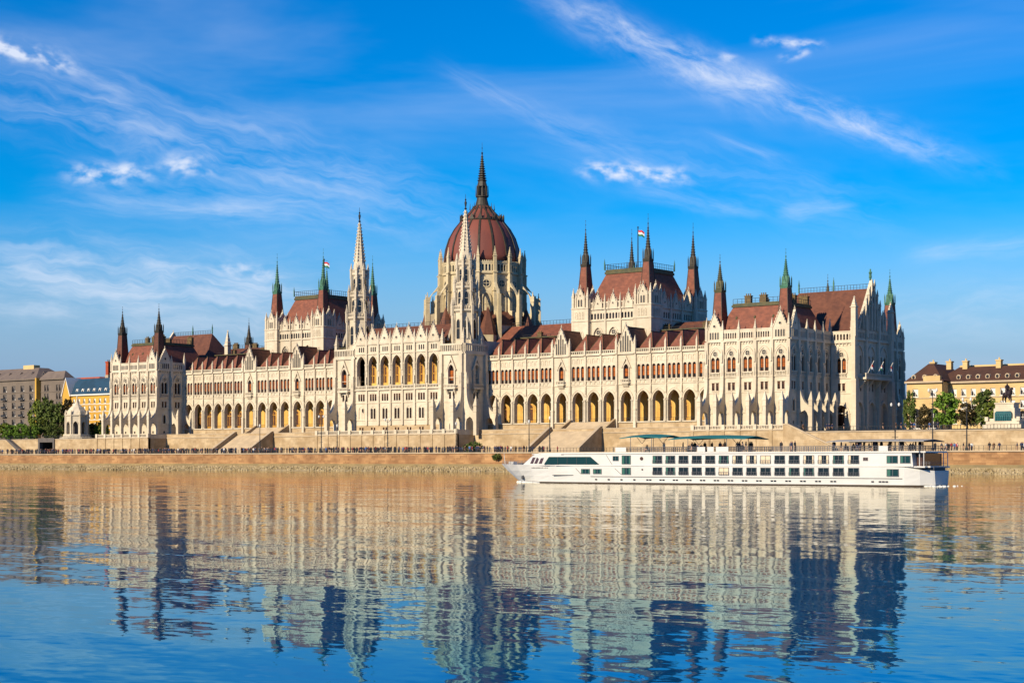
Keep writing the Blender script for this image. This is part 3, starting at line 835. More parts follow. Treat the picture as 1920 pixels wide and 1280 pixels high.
# ---- river avant-corps with its two open-work spires --------------------------------
def avant():
    Y0 = -11.0; fr = Fr(0, Y0, 0)
    w = MB(); lg = MB(); bal = MB(); rail = MB(); dk = MB()
    n = 7; bw = 34.0 / n
    w.box(-17, 17, -.35, 0, ZT, 11.2, BEIGE)
    for i in range(n):
        a = -17 + i * bw; b = a + bw; c = (a + b) / 2
        ops = [(c + s * .55, .68, 11.9, 12.9, 0) for s in (-1, 1)]
        w.panel(a, b, ZT, 13.5, ops, .25, BEIGE)
        for o in ops: window(fr, o[0], .22, 11.9, .68, 1.0, 0, 'basement_window', False, False, WOOD)
        w.panel(a, b, 13.5, 15.2, [], .3, STONE)
        ops = [(c + s * .56, .8, 15.5, 18.2, .5) for s in (-1, 1)]
        w.panel(a, b, 15.2, 19.4, ops, .4, STONE)
        for o in ops:
            window(fr, o[0], .36, 15.5, .8, 2.7, .5, 'lower_window', False, False, WOOD)
        w.hood(c, 2.05, 15.4, 18.2, 1.0, .16, .12, STONE)
        w.panel(a, b, 19.4, 20.8, [], .3, STONE)
        ops = [(c + s * .98, .72, 20.9, 23.0, 0) for s in (-1, 0, 1)]
        w.panel(a, b, 20.8, 23.3, ops, .3, STONE)
        for o in ops: window(fr, o[0], .27, 20.9, .72, 2.1, 0, 'mezzanine_window', False, False, WOOD)
        w.panel(a, b, 23.3, 25.3, [], .3, STONE)
        balustrade(bal, a + .4, b - .4, -.4, 24.4, 25.5, 7, STONE)
        w.panel(a, b, 25.3, 35.1, [(c, 3.45, 25.3, 32.0, 2.55)], 1.2, STONE)
        w.hood(c, 3.45, 25.3, 32.0, 2.55, .34, .2, STONE)
        for s in (-1, 1):
            w.rings(c + s * 1.8, -.2, [(.2, 25.3), (.15, 25.7), (.15, 31.4), (.28, 31.8), (.28, 32.1)], 6, STONE)
        w.panel(a, b, 35.1, 38.6, [(c + s * .85, .5, 35.8, 37.0, .3) for s in (-1, 0, 1)], .3, STONE)
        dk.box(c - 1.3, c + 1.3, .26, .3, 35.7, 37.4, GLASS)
        gable(fr, c, -.3, 37.9, bw - .5, .6, 5.2, 0, True)
        def gw():
            f = MB()
            f.hood(0, 2.5, 0, 5.0, 1.7, .22, .14, GOLD)
            for x in (-.42, .42): f.box(x - .1, x + .1, -.12, 0, 0, 5.9, GOLD)
            f.box(-1.25, 1.25, -.12, 0, 2.1, 2.35, GOLD); f.box(-1.25, 1.25, -.12, 0, 4.8, 5.0, GOLD)
            p = MB(); aa = [(-1.25, 0)] + archpts(0, 2.5, 5.0, 1.7) + [(1.25, 0)]
            p.add([(x, -.02, z) for x, z in aa], [tuple(range(len(aa)))], WOOD)
            return f.mesh('loggia_window'), p.mesh('pane')
        f, p = cached('loggia_window', gw)
        o = part('loggia_window', f, (c, Y0 + 4.6, 26.6)); sub('pane', p, o)
    w.box(-17, 17, -.25, 0, 35.0, 35.3, STONE); w.box(-17, 17, -.5, 0, 24.1, 24.4, STONE); w.box(-17, 17, -.18, 0, 20.2, 20.4, STONE); w.box(-17, 17, -.18, 0, 15.0, 15.2, STONE); w.box(-17, 17, -.35, 0, 38.2, 38.55, STONE)
    lg.box(-17, 17, 1.2, 4.6, 25.0, 25.3, STONE)
    lg.quad((-17, 4.6, 25.3), (17, 4.6, 25.3), (17, 4.6, 34.9), (-17, 4.6, 34.9), OCHRE)
    lg.quad((-17, .02, 34.9), (17, .02, 34.9), (17, 4.6, 34.9), (-17, 4.6, 34.9), OCHRE)
    for s in (-1, 1): lg.quad((s * 17, .02, 25.3), (s * 17, 4.6, 25.3), (s * 17, 4.6, 34.9), (s * 17, .02, 34.9), OCHRE)
    part('river_front_wall', w, (0, Y0, 0)); part('loggia', lg, (0, Y0, 0)); part('balustrade', bal, (0, Y0, 0)); part('gallery_back', dk, (0, Y0, 0))
    def slim():
        b = MB()
        b.box(-.32, .32, -.5, 0, 13.6, 20.2, STONE); b.box(-.26, .26, -.42, 0, 20.2, 32, STONE); b.box(-.34, .34, -.6, 0, 30.0, 32.3, STONE)
        b.box(-.3, .3, -.55, 0, 32.3, 38.6, STONE); b.box(-.22, .22, -.75, -.4, 26.0, 28.2, STONE)
        return b.mesh('pilaster')
    me = slim()
    for i in range(1, n):
        x = -17 + i * bw
        part('pilaster', me, (x, Y0, 0)); pinnacle((x, Y0 - .3, 38.6), .5, 3.4)
    core = MB(); core.box(-25, 25, -6.35, 12, ZT, 38.2, STONE); core.box(-17.5, 17.5, -9.9, -6.3, ZT, 25.0, STONE); part('river_front_core', core)
    r = MB(); r.extx([(-10.4, 38.0), (-3.2, 43.6), (6, 43.6), (12, 38.0)], -17.2, 17.2, BROWN)
    part('river_front_roof', r)
    railing_run(Fr(-17, 0, 0), 0, 34, -3.2, 43.6, .9, 1.5, 'ridge_railing')
    # towers
    for sx in (-1, 1):
        x0, x1 = sorted((sx * 17.0, sx * 26.0))
        faces = [(Fr(x0, Y0, 0), True), (Fr(x1, Y0, R(90)), False), (Fr(x0, Y0 + 11, R(-90)), False)]
        for fi, (f, bl) in enumerate(faces):
            U = 9.0 if fi == 0 else 11.0
            t = MB(); c = U / 2
            t.box(0, U, -.3, 0, ZT, 11.3, BEIGE)
            t.panel(0, U, ZT, 15.3, [(c, 1.6, ZT, 13.2, 1.0)], .8, STONE)
            d = MB(); d.box(c - .9, c + .9, .8, .85, ZT, 14.3, GLASS); part('portal_door', d, f.at(0, 0, 0), f.rot)
            t.hood(c, 1.6, ZT, 13.2, 1.0, .3, .2, STONE)
            t.panel(0, U, 15.3, 19.6, [(c, 1.1, 15.8, 17.9, .8)], .4, STONE)
            t.hood(c, 1.1, 15.8, 17.9, .8, .3, .2, STONE)
            window(f, c, .36, 15.8, 1.1, 2.1, .8, 'lower_window', bl, True, WOOD)
            ops = [(c + s * .7, .8, 20.9, 22.8, .2) for s in (-1, 1)]
            t.panel(0, U, 19.6, 23.3, ops, .35, STONE)
            for o in ops: window(f, o[0], .3, 20.9, .8, 1.9, .2, 'mezzanine_window', False, False, WOOD)
            t.panel(0, U, 23.3, 34.0, [(c, 2.2, 25.2, 29.2, 1.7)], .6, STONE)
            window(f, c, .55, 25.2, 2.2, 4.0, 1.7, 'niche_window', bl, True, WOOD)
            t.hood(c, 2.2, 25.2, 29.2, 1.7, .4, .45, STONE)
            t.ext([(c - 2.0, 29.2), (c - 1.55, 29.2), (c, 32.4), (c + 1.55, 29.2), (c + 2.0, 29.2), (c, 33.5)], -.6, 0, STONE)
            t.box(c - 2.2, c + 2.2, -1.2, 0, 23.7, 24.05, STONE); balustrade(t, c - 2.2, c + 2.2, -1.2, 24.05, 25.15, 8, STONE)
            t.extx([(0, 22.4), (-.3, 22.4), (-1.0, 23.7), (0, 23.7)], c - 1.7, c - 1.2, STONE); t.extx([(0, 22.4), (-.3, 22.4), (-1.0, 23.7), (0, 23.7)], c + 1.2, c + 1.7, STONE)
            t.box(0, U, -.4, .1, 33.8, 34.4, STONE); t.box(0, U, -.15, 0, 19.9, 20.1, STONE); t.box(0, U, -.15, 0, 27.0, 27.15, STONE)
            balustrade(t, 0.3, U - .3, -.35, 34.4, 37.0, 12, STONE)
            part('tower_wall', t, f.at(0, 0, 0), f.rot)
            for u in ((.7, U - .7) if fi == 0 else (.7, U - 1.2)):
                if fi == 0 or fi == 1: part('buttress', cached('tbut', tower_buttress), f.at(u, 0, 0), f.rot)
        deck = MB(); deck.box(x0 + .1, x1 - .1, Y0 + .1, Y0 + 8.9, 34.0, 34.4, STONE); deck.box(x0 + .5, x1 - .5, Y0 + .9, Y0 + 10.5, ZT, 34, STONE); part('tower_core', deck)
        for cx in (x0 + .5, x1 - .5):
            for cy in (Y0 + .5, Y0 + 8.6):
                pinnacle((cx, cy, 34.4), .95, 7.2)
        steeple(sx * 21.4, -4.6)
def tower_buttress():
    b = MB(); d = 4.6; w = 1.15
    pr = [(0, 34.0), (-.7, 34.0), (-.7, 28.5), (-.95, 28.3), (-.95, 23.4)]
    for i in range(1, 8):
        t = i / 8
        pr.append((-.95 - (d - 2.2) * (1 - math.cos(t * math.pi / 2)) * 1.05, 23.4 - 6.2 * math.sin(t * math.pi / 2) ** 1.1))
    pr += [(-d + 1.15, 17.0), (-d, 17.0), (-d, ZT), (-d + 1.15, ZT), (-d + 1.15, 14.0), (-d + 1.6, 15.0), (-2.2, 15.6), (-1.1, 15), (-.7, 14), (-.7, ZT), (0, ZT)]
    b.extx(pr, -w / 2, w / 2, STONE)
    b.box(-w / 2 - .1, w / 2 + .1, -d - .1, -d + 1.25, 16.9, 17.2, STONE)
    b.rings(0, -d + .55, [(.58, 17.2), (.55, 18.6)], 4, STONE, sq=True); b.rings(0, -d + .55, [(.7, 18.6), (.06, 21.6)], 4, STONE, sq=True)
    b.box(-w / 2 - .08, w / 2 + .08, -1.02, 0, 24.1, 24.4, STONE); b.box(-w / 2 - .06, w / 2 + .06, -1.0, 0, 28.2, 28.5, STONE)
    b.rings(0, -.95, [(.22, 25.2), (.26, 26.0), (.13, 27.0), (.14, 27.5)], 5, STONE)
    return b.mesh('buttress')
def steeple(x, y):
    """octagonal open-work spire in diminishing stages"""
    stages = [(34.4, 46.8, 3.3), (47.2, 53.6, 2.75), (54.0, 60.4, 2.25)]
    body = MB()
    S = lambda r: r                          # circumradius
    ph = math.pi / 8
    body.rings(0, 0, [(3.6, 34.4), (3.4, 46.2), (4.1, 46.8), (4.1, 47.2)], 8, STONE, ph)
    body.rings(0, 0, [(2.95, 47.2), (2.8, 53.0), (3.45, 53.6), (3.45, 54.0)], 8, STONE, ph)
    body.rings(0, 0, [(2.4, 54.0), (2.25, 59.8), (2.8, 60.4), (2.8, 60.8)], 8, STONE, ph)
    body.rings(0, 0, [(2.15, 60.8), (2.0, 63.4), (1.75, 64.2)], 8, STONE, ph)
    o = part('steeple', body, (x, y, 0))
    sp = MB()
    sp.rings(0, 0, [(1.75, 64.2), (.22, 76.6)], 8, STONE, ph)
    for i in range(8):                       # crocketed ribs
        a = ph + i * math.pi / 4
        sp.tube((1.78 * math.cos(a), 1.78 * math.sin(a), 64.2), (.2 * math.cos(a), .2 * math.sin(a), 76.6), .12, STONE, 4)
        for k in range(12):
            t = (k + .5) / 12.3; r = 1.85 * (1 - t) + .2 * t
            sp.box(r * math.cos(a) - .2, r * math.cos(a) + .2, r * math.sin(a) - .2, r * math.sin(a) + .2, 64.2 + 12.4 * t, 64.2 + 12.4 * t + .34, STONE)
    sub('spire', sp, o)
    f = MB()
    f.tube((0, 0, 76.4), (0, 0, 81.3), .1, IRON, 6, .05)
    f.rings(0, 0, [(.1, 76.6), (.42, 77.0), (.15, 77.4), (.3, 78.2), (.38, 78.8), (.12, 79.4), (.28, 79.7), (.06, 80.0)], 8, IRON)
    sub('finial', f, o)
    for (z0, z1, r0), par in zip(((35.2, 46.0, 3.58), (47.4, 52.8, 2.93), (54.2, 59.6, 2.38)), (1.1, .9, .8)):
        rr = r0 * math.cos(math.pi / 8)
        for i in range(8):
            f8 = Fr(x, y, i * math.pi / 4)
            w = r0 * .43; h = (z1 - z0) * .70
            zb = z0 + (z1 - z0) * (.30 if z0 < 40 else .2); h2 = h * (.62 if z0 < 40 else .8)
            window(f8, 0, -rr - .04, zb, w, h2, w * .8, 'lancet_window', False, False)
            # balcony with pinnacles at the corners
        cor = MB(); zt = {35.2: 47.2, 47.4: 54.0, 54.2: 60.8}[z0]; R2 = {35.2: 3.9, 47.4: 3.25, 54.2: 2.6}[z0]
        for i in range(8):
            a, b = ph + i * math.pi / 4, ph + (i + 1) * math.pi / 4
            for k in range(6):
                t = k / 6
                px_, py_ = R2 * (math.cos(a) * (1 - t) + math.cos(b) * t), R2 * (math.sin(a) * (1 - t) + math.sin(b) * t)
                cor.box(px_ - .09, px_ + .09, py_ - .09, py_ + .09, zt, zt + .95, STONE)
            cor.tube((R2 * math.cos(a), R2 * math.sin(a), zt + 1.0), (R2 * math.cos(b), R2 * math.sin(b), zt + 1.0), .13, STONE, 4)
        sub('balcony', cor, o)
        for i in range(8):
            a = ph + i * math.pi / 4
            rp = {35.2: 4.3, 47.4: 3.55, 54.2: 2.8}[z0]
            hgt = {35.2: 5.4, 47.4: 4.8, 54.2: 4.6}[z0]
            pinnacle((x + rp * math.cos(a), y + rp * math.sin(a), zt - 1.6), .62, hgt, rot=a)
            st = MB(); st.box(-.26, .26, -.26, .26, z0 - 0.2, zt - 1.5, STONE)
            sub('shaft', cached(('shaft', z0), lambda: st.mesh('shaft')), o, (rp * math.cos(a) * .97, rp * math.sin(a) * .97, 0), a)
    for i in range(4):                       # flying stays to the corner pinnacles
        a = math.pi / 4 + i * math.pi / 2
        s = MB()
        s.extx([(3.3, 44.0), (3.3, 45.0), (5.0, 40.4), (5.6, 38.2), (5.0, 38.2)], -.22, .22, STONE)
        sub('stay', s, o, (0, 0, 0), a - math.pi / 2)

# ---- chambers with four red spires ------------------------------------------------
def chamber(sx):
    xa, xb = sorted((sx * 53.2, sx * 74.9)); ya, yb = 11.7, 35.5
    cu = DKCOP if sx > 0 else COPPER
    body = MB(); body.box(xa - 1.2, xb + 1.2, ya - 1.2, yb + 1.2, 30, 47.0, STONE)
    # faces
    specs = [(Fr(xa, ya - 1.6, 0), xb - xa), (Fr(xb + 1.6, ya, R(90)), yb - ya), (Fr(xa - 1.6, yb, R(-90)), yb - ya), (Fr(xb, yb + 1.6, R(180)), xb - xa)]
    for f, U in specs:
        w = MB(); dk = MB()
        a, b = 2.9, U - 2.9; bw = (b - a) / 3
        for i in range(3):
            l, r = a + i * bw, a + (i + 1) * bw; c = (l + r) / 2
            w.panel(l, r, 30, 43.2, [(c, 3.0, 36, 38.9, 2.2)], .4, DRUMST if False else STONE)
            w.hood(c, 3.0, 36, 38.9, 2.2, .32, .2, STONE)
            window(f, c, .38, 36, 3.0, 2.9, 2.2, 'great_window', False, True)
            rose(f, c, .2, 39.7, .85)
            sw = bw / 5
            w.panel(l, r, 43.2, 45.8, [(l + (k + .5) * sw, sw * .62, 43.5, 44.9, sw * .25) for k in range(5)], .3, STONE)
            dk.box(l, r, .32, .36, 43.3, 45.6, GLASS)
            w.panel(l, r, 45.8, 46.6, [], .3, STONE)
            gable(f, c, -.2, 46.4, bw * .55, .5, 4.3, 0, True)
            for k in (-1, 1): balustrade(w, c + k * bw * .39 - bw * .11, c + k * bw * .39 + bw * .11, -.2, 46.5, 48.4, 2, STONE)
            pinnacle(f.at(l, -.35, 46.2), .5, 4.6, rot=f.rot)
            pinnacle(f.at(c - bw * .28, -.3, 46.2), .34, 3.4, rot=f.rot); pinnacle(f.at(c + bw * .28, -.3, 46.2), .34, 3.4, rot=f.rot)
            w.box(l - .25, l + .25, -.4, 0, 30, 46.3, STONE)
        w.box(a, b, -.3, .1, 42.9, 43.2, STONE); w.box(a, b, -.35, .1, 46.2, 46.55, STONE)
        part('chamber_wall', w, f.at(0, 0, 0), f.rot); part('gallery_back', dk, f.at(0, 0, 0), f.rot)
    part('chamber_core', body)
    # corner towers
    def tower():
        b = MB()
        b.rings(0, 0, [(2.9, 0), (2.9, 16.6)], 4, STONE, sq=True)
        for z in (12.9, 16.6): b.rings(0, 0, [(3.02, z), (3.12, z + .2), (3.02, z + .4)], 4, STONE, sq=True)
        b.rings(0, 0, [(2.45, 17.0), (2.45, 20.2)], 4, STONE, sq=True)
        for sx_ in (-1, 1):
            for sy in (-1, 1):
                b.rings(sx_ * 2.55, sy * 2.55, [(.42, 0), (.42, 16.6)], 4, STONE, sq=True)
        return b.mesh('corner_tower')
    tm = cached('ctower', tower)
    for tx in (xa, xb):
        for ty in (ya, yb):
            part('corner_tower', tm, (tx, ty, 30))
            for k in range(4):
                f = Fr(tx, ty, k * math.pi / 2)
                for s in (-1, 0, 1): window(f, s * 1.15, -2.93, 43.7, .62, 1.7, .3, 'lancet_window', False, False)
                for s in (-.9, .9): window(f, s, -2.93, 36.2, .9, 3.2, .6, 'tower_window', False, False)
                gable(f, 0, -2.75, 46.9, 2.5, 2.9, 5.6, 2, True)
                a = math.pi / 4 + k * math.pi / 2
                pinnacle((tx + 3.6 * math.cos(a), ty + 3.6 * math.sin(a), 46.8), .75, 6.0)
                for s in (-1, 1): pinnacle(f.at(s * 1.55, -2.75, 46.9), .42, 4.6, rot=f.rot)
            spire(tx, ty, 49.6, 59.2, 62.4, 69.6, 72.6, 1.85, .98, cu)
    r = MB(); i1 = .2; i2 = 4.6
    v = [(xa + i1, ya + i1, 46.8), (xb - i1, ya + i1, 46.8), (xb - i1, yb - i1, 46.8), (xa + i1, yb - i1, 46.8), (xa + i2 - .6, ya + i2, 57.0), (xb - i2 + .6, ya + i2, 57.0), (xb - i2 + .6, yb - i2, 57.0), (xa + i2 - .6, yb - i2, 57.0)]
    r.add(v, [(0, 1, 5, 4), (1, 2, 6, 5), (2, 3, 7, 6), (3, 0, 4, 7), (4, 5, 6, 7)], RED)
    X0, X1, Y0, Y1 = xa + 3.7, xb - 3.7, ya + 4.3, yb - 4.3
    r.box(X0, X1, Y0, Y1, 57.0, 57.7, OLIVE); r.box(X0 + .2, X1 - .2, Y0 + .2, Y1 - .2, 57.7, 58.3, OLIVE)
    part('chamber_roof', r)
    railing_run(Fr(X0, Y0, 0), 0, X1 - X0, .3, 58.3, 1.5, .9, 'ridge_railing')
    railing_run(Fr(X1, Y0, R(90)), 0, Y1 - Y0, .3, 58.3, 1.5, .9, 'ridge_railing')
    railing_run(Fr(X0, Y1, R(-90)), 0, Y1 - Y0, .3, 58.3, 1.5, .9, 'ridge_railing')
    for px_, py_ in ((X0, Y0), (X1, Y0), (X1, Y1), (X0, Y1)): pinnacle((px_, py_, 58.2), .26, 3.4, COPPER)
    p = MB(); p.tube((0, 0, 0), (0, 0, 12.9), .2, IRON, 6, .13); p.rings(0, 0, [(.1, 12.8), (.28, 13.1), (.08, 13.4)], 6, IRON)
    part('flagpole', p, ((xa + xb) / 2 - 1.0, 24.2, 58.0))
    # linking roofs between chamber and dome, and towards the end block
    l = MB()
    x0, x1 = sorted((sx * 15, sx * 52)); l.extx([(13, 36), (24, 44.3), (35, 36)], x0, x1, RED)
    part('linking_roof', l); l = MB()
    x0, x1 = sorted((sx * 76, sx * 112)); l.extx([(13, 36), (24, 42.5), (35, 36)], x0, x1, BROWN)
    part('linking_roof', l)
    k = MB(); x0, x1 = sorted((sx * 13, sx * 114)); k.box(x0, x1, 13, 35, ZT, 36, STONE); part('linking_core', k)
    x0, x1 = sorted((sx * 15, sx * 52)); railing_run(Fr(x0, 24, 0), 0, x1 - x0, 0, 44.2, 1.2, 1.2, 'ridge_railing')
    return ((xa + xb) / 2 - 1.0, 24.2, 58.0 + 12.7)

# ---- dome ---------------------------------------------------------------------------
def dome():
    cx, cy = 0.0, 29.3; n = 16; ph = math.pi / 16
    d = MB()                                 # hall below and drum
    d.rings(0, 0, [(17.0, ZT), (17.0, 45.0)], 16, DRUMST, ph); d.rings(0, 0, [(13.1, 45.0), (13.0, 60.8), (13.5, 61.1), (13.5, 61.5)], 16, DRUMST, ph)
    part('drum', d, (cx, cy, 0))
    lo = MB(); lo.rings(0, 0, [(17.3, 44.8), (13.2, 49.5)], 16, BROWN, ph); part('ambulatory_roof', lo, (cx, cy, 0))
    # gallery under the dome
    ga = MB(); dk = MB(); rr = 13.3 * math.cos(ph)
    side = 2 * 13.3 * math.sin(ph)
    ga.panel(-side / 2, side / 2, 61.5, 64.4, [((k - 2) * side / 5, side / 5 * .6, 61.9, 63.6, .35) for k in range(5)], .4, DRUMST, 0)
    ga.box(-side / 2, side / 2, -.15, .5, 64.4, 64.75, DRUMST)
    for k in range(9): ga.box(-side / 2 + side * (k + .25) / 9, -side / 2 + side * (k + .75) / 9, -.1, .2, 64.75, 65.15, DRUMST)
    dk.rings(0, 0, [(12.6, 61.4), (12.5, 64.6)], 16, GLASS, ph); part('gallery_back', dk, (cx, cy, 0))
    gm = ga.mesh('gallery')
    for k in range(n):
        rot = 2 * math.pi * k / n
        f = Fr(cx, cy, rot)
        part('gallery', gm, f.at(0, -rr, 0), rot)
        rb = 12.98 * math.cos(ph)
        window(f, 0, -rb - .1, 48.2, 2.3, 5.0, 1.8, 'drum_window', False, True, DRUMST)
        h = MB(); h.hood(0, 2.3, 0, 5.0, 1.8, .4, .5, DRUMST); h.box(-1.6, 1.6, -.6, 0, -.5, 0, DRUMST)
        part('window_surround', cached('drumhood', lambda: h.mesh('window_surround')), f.at(0, -rb, 48.2), rot)
        rose(f, 0, -rb - .12, 58.0, 1.35, DRUMST)
        # buttress piers at the corners, flying arches and outer piers
        rot2 = rot + math.pi / n
        f2 = Fr(cx, cy, rot2)
        def pier():
            b = MB()
            b.box(-.5, .5, -14.2, -12.6, 44.8, 61.5, DRUMST); b.box(-.5, .5, -14.0, -12.6, 61.5, 64.6, DRUMST)
            b.box(-.7, .7, -14.45, -12.6, 55.6, 55.9, DRUMST); b.box(-.7, .7, -14.45, -12.6, 61.3, 61.6, DRUMST)
            # flyer
            pr = [(-13.9, 58.6), (-13.9, 57.2)] + [(-13.9 - 3.4 * math.sin(t), 52.2 + 4.6 * math.cos(t)) for t in [i * math.pi / 2 / 6 for i in range(1, 7)]] + [(-17.3, 48), (-18.6, 48), (-18.6, 54.2), (-17.4, 54.2)]
            b.extx(pr, -.45, .45, DRUMST)
            pr = [(-13.5, 49.8), (-13.5, 48.6)] + [(-13.5 - 3.6 * math.sin(t), 44.4 + 4.0 * math.cos(t)) for t in [i * math.pi / 2 / 5 for i in range(1, 6)]] + [(-17.1, 43.5), (-18.6, 43.5), (-18.6, 48.4)]
            b.extx(pr, -.45, .45, DRUMST)
            b.box(-.55, .55, -18.7, -17.3, 33, 50.5, DRUMST)
            return b.mesh('flying_buttress')
        part('flying_buttress', cached('dpier', pier), (cx, cy, 0), rot2)
        pinnacle(f2.at(0, -13.6, 64.3), .9, 5.2, DRUMST, .6, rot2)
        pinnacle(f2.at(0, -18.0, 50.4), .85, 5.4, DRUMST, .62, rot2)
        if k % 2 == 0:                        # steep little roofs over the chapels
            c = MB(); c.rings(0, 0, [(2.9, 0), (2.0, 3.6), (.1, 8.8)], 6, BROWN); c.tube((0, 0, 8.6), (0, 0, 10.6), .07, IRON, 5)
            part('chapel_roof', cached('chapel', lambda: c.mesh('chapel_roof')), f.at(0, -17.8, 41.5), rot)
            cw = MB(); cw.rings(0, 0, [(2.8, 30), (2.8, 41.6)], 6, DRUMST); part('chapel_wall', cached('chapelw', lambda: cw.mesh('chapel_wall')), f.at(0, -17.8, 0), rot)
    # shell
    prof = [(12.0, 64.6), (12.05, 67.0), (11.6, 70.0), (10.5, 73.4), (8.9, 76.2), (6.7, 78.9), (5.4, 80.3), (4.1, 81.6), (3.1, 82.8), (2.6, 83.6)]
    s = MB(); s.rings(0, 0, prof, 64, DOMER)
    me = s.mesh('dome', True)
    D = part('dome', me, (cx, cy, 0))
    rib = MB()
    for (r0, z0), (r1, z1) in zip(prof, prof[1:]):
        w = .30 if z0 < 78 else .22
        vs = [(r0 - .1, -w, z0), (r0 + .26, -w, z0), (r0 + .26, w, z0), (r0 - .1, w, z0), (r1 - .1, -w, z1), (r1 + .26, -w, z1), (r1 + .26, w, z1), (r1 - .1, w, z1)]
        rib.add(vs, [(0, 1, 5, 4), (1, 2, 6, 5), (2, 3, 7, 6)], DKCOP)
    rm = rib.mesh('rib')
    for k in range(n):
        sub('rib', rm, D, (0, 0, 0), ph + 2 * math.pi * k / n)
    cr = MB()
    cr.rings(0, 0, [(7.0, 78.5), (7.2, 78.8), (6.6, 79.1)], 32, DKCOP)
    for k in range(16):                      # crown of little gables
        a = 2 * math.pi * (k + .5) / 16; a1 = a - .12; a2 = a + .12; r = 7.05
        cr.add([(r * math.cos(a1), r * math.sin(a1), 78.9), (r * math.cos(a2), r * math.sin(a2), 78.9), ((r - .1) * math.cos(a), (r - .1) * math.sin(a), 80.9), ((r - 1.6) * math.cos(a), (r - 1.6) * math.sin(a), 79.6)], [(0, 1, 2), (0, 2, 3), (1, 3, 2)], DKCOP)
        a = 2 * math.pi * k / 16
        cr.tube((r * math.cos(a), r * math.sin(a), 78.7), (r * math.cos(a), r * math.sin(a), 80.9), .14, DKCOP, 4, .05)
    sub('crown', cr, D)
    la = MB()
    la.rings(0, 0, [(3.7, 81.9), (3.3, 82.6), (2.2, 84.0), (1.75, 85.6), (1.65, 86.4), (2.05, 86.6), (2.05, 86.9)], 16, DKCOP)
    for k in range(8):
        a = 2 * math.pi * k / 8
        la.box(1.5 * math.cos(a) - .18, 1.5 * math.cos(a) + .18, 1.5 * math.sin(a) - .18, 1.5 * math.sin(a) + .18, 86.9, 90.2, DKCOP)
        la.tube((1.95 * math.cos(a), 1.95 * math.sin(a), 86.9), (1.95 * math.cos(a), 1.95 * math.sin(a), 90.4), .17, DKCOP, 4, .03)
        la.tube((3.9 * math.cos(a), 3.9 * math.sin(a), 82.4), (3.8 * math.cos(a), 3.8 * math.sin(a), 84.6), .18, DKCOP, 4, .03)
    la.rings(0, 0, [(.9, 86.9), (.9, 90.2)], 8, DKCOP)
    la.rings(0, 0, [(1.65, 90.0), (1.5, 90.6), (1.1, 92.2), (.9, 93.0), (.45, 97.5), (.2, 100.2)], 8, DKCOP)
    for k in range(1, 12):
        t = k / 12; zz = 91 + 9 * t; rr2 = 1.35 * (1 - t) ** 1.0 + .2
        la.rings(0, 0, [(rr2, zz), (rr2 + .16, zz + .14), (rr2, zz + .3)], 8, DKCOP)
    sub('lantern', la, D)
    f = MB(); f.tube((0, 0, 99.8), (0, 0, 104.0), .09, IRON, 5, .04); f.rings(0, 0, [(.08, 100.2), (.36, 100.6), (.08, 101)], 8, IRON); f.rings(0, 0, [(.05, 102), (.2, 102.2), (.05, 102.4)], 6, IRON)
    sub('finial', f, D)

for sx in (-1, 1):
    wing(sx)
    pavilion(sx)
avant()
poles = [chamber(-1), chamber(1)]
dome()
# ================================================================== GROUND, WATER, QUAYS
def structure(name, data, loc=(0, 0, 0)):
    o = obj(name, data, None, loc); o['kind'] = 'structure'; return o
wm = bpy.data.materials.new('river_water'); wm.use_nodes = True
g = NG(wm.node_tree); g.N.clear()
wo = g.n('ShaderNodeOutputMaterial'); wmix = g.n('ShaderNodeMixShader'); g.L.new(wmix.outputs[0], wo.inputs[0])
wd = g.n('ShaderNodeBsdfDiffuse'); wd.inputs[0].default_value = (0.0, 0.055, 0.165, 1)       # blue-green depth of the river
wg = g.n('ShaderNodeBsdfGlossy'); wg.inputs['Color'].default_value = (0.86, 0.90, 0.86, 1); wg.inputs['Roughness'].default_value = 0.03
wf = g.n('ShaderNodeFresnel'); wf.inputs['IOR'].default_value = 1.24
# reflected blue and gold put into the gloss colour by viewing angle
g.L.new(g.mix(g.ss(wf.outputs[0], 0.30, 0.88), (0.24, 0.80, 1.0), (1.0, 0.93, 0.78)), wg.inputs['Color'])
g.L.new(wf.outputs[0], wmix.inputs[0]); g.L.new(wd.outputs[0], wmix.inputs[1]); g.L.new(wg.outputs[0], wmix.inputs[2])
pos = g.n('ShaderNodeNewGeometry').outputs['Position']
def slope(scale, seed, k, detail=2.0, stretch=(1, 1, 1)):
    mv = g.n('ShaderNodeMapping'); g.L.new(pos, mv.inputs[0])
    mv.inputs['Location'].default_value = (seed, seed * 1.7, 0); mv.inputs['Scale'].default_value = stretch
    mv.inputs['Rotation'].default_value = (0, 0, R(-38))
    t = g.n('ShaderNodeTexNoise'); g.L.new(mv.outputs[0], t.inputs['Vector'])
    t.inputs['Scale'].default_value = scale; t.inputs['Detail'].default_value = detail; t.inputs['Roughness'].default_value = 0.5
    s = g.n('ShaderNodeVectorMath', operation='SUBTRACT'); g.L.new(t.outputs['Color'], s.inputs[0]); s.inputs[1].default_value = (.5, .5, .5)
    m = g.n('ShaderNodeVectorMath', operation='MULTIPLY'); g.L.new(s.outputs[0], m.inputs[0]); m.inputs[1].default_value = (k, k, 0)
    return m.outputs[0]
def vadd(a, c):
    x = g.n('ShaderNodeVectorMath', operation='ADD'); g.L.new(a, x.inputs[0])
    if isinstance(c, tuple): x.inputs[1].default_value = c
    else: g.L.new(c, x.inputs[1])
    return x.outputs[0]
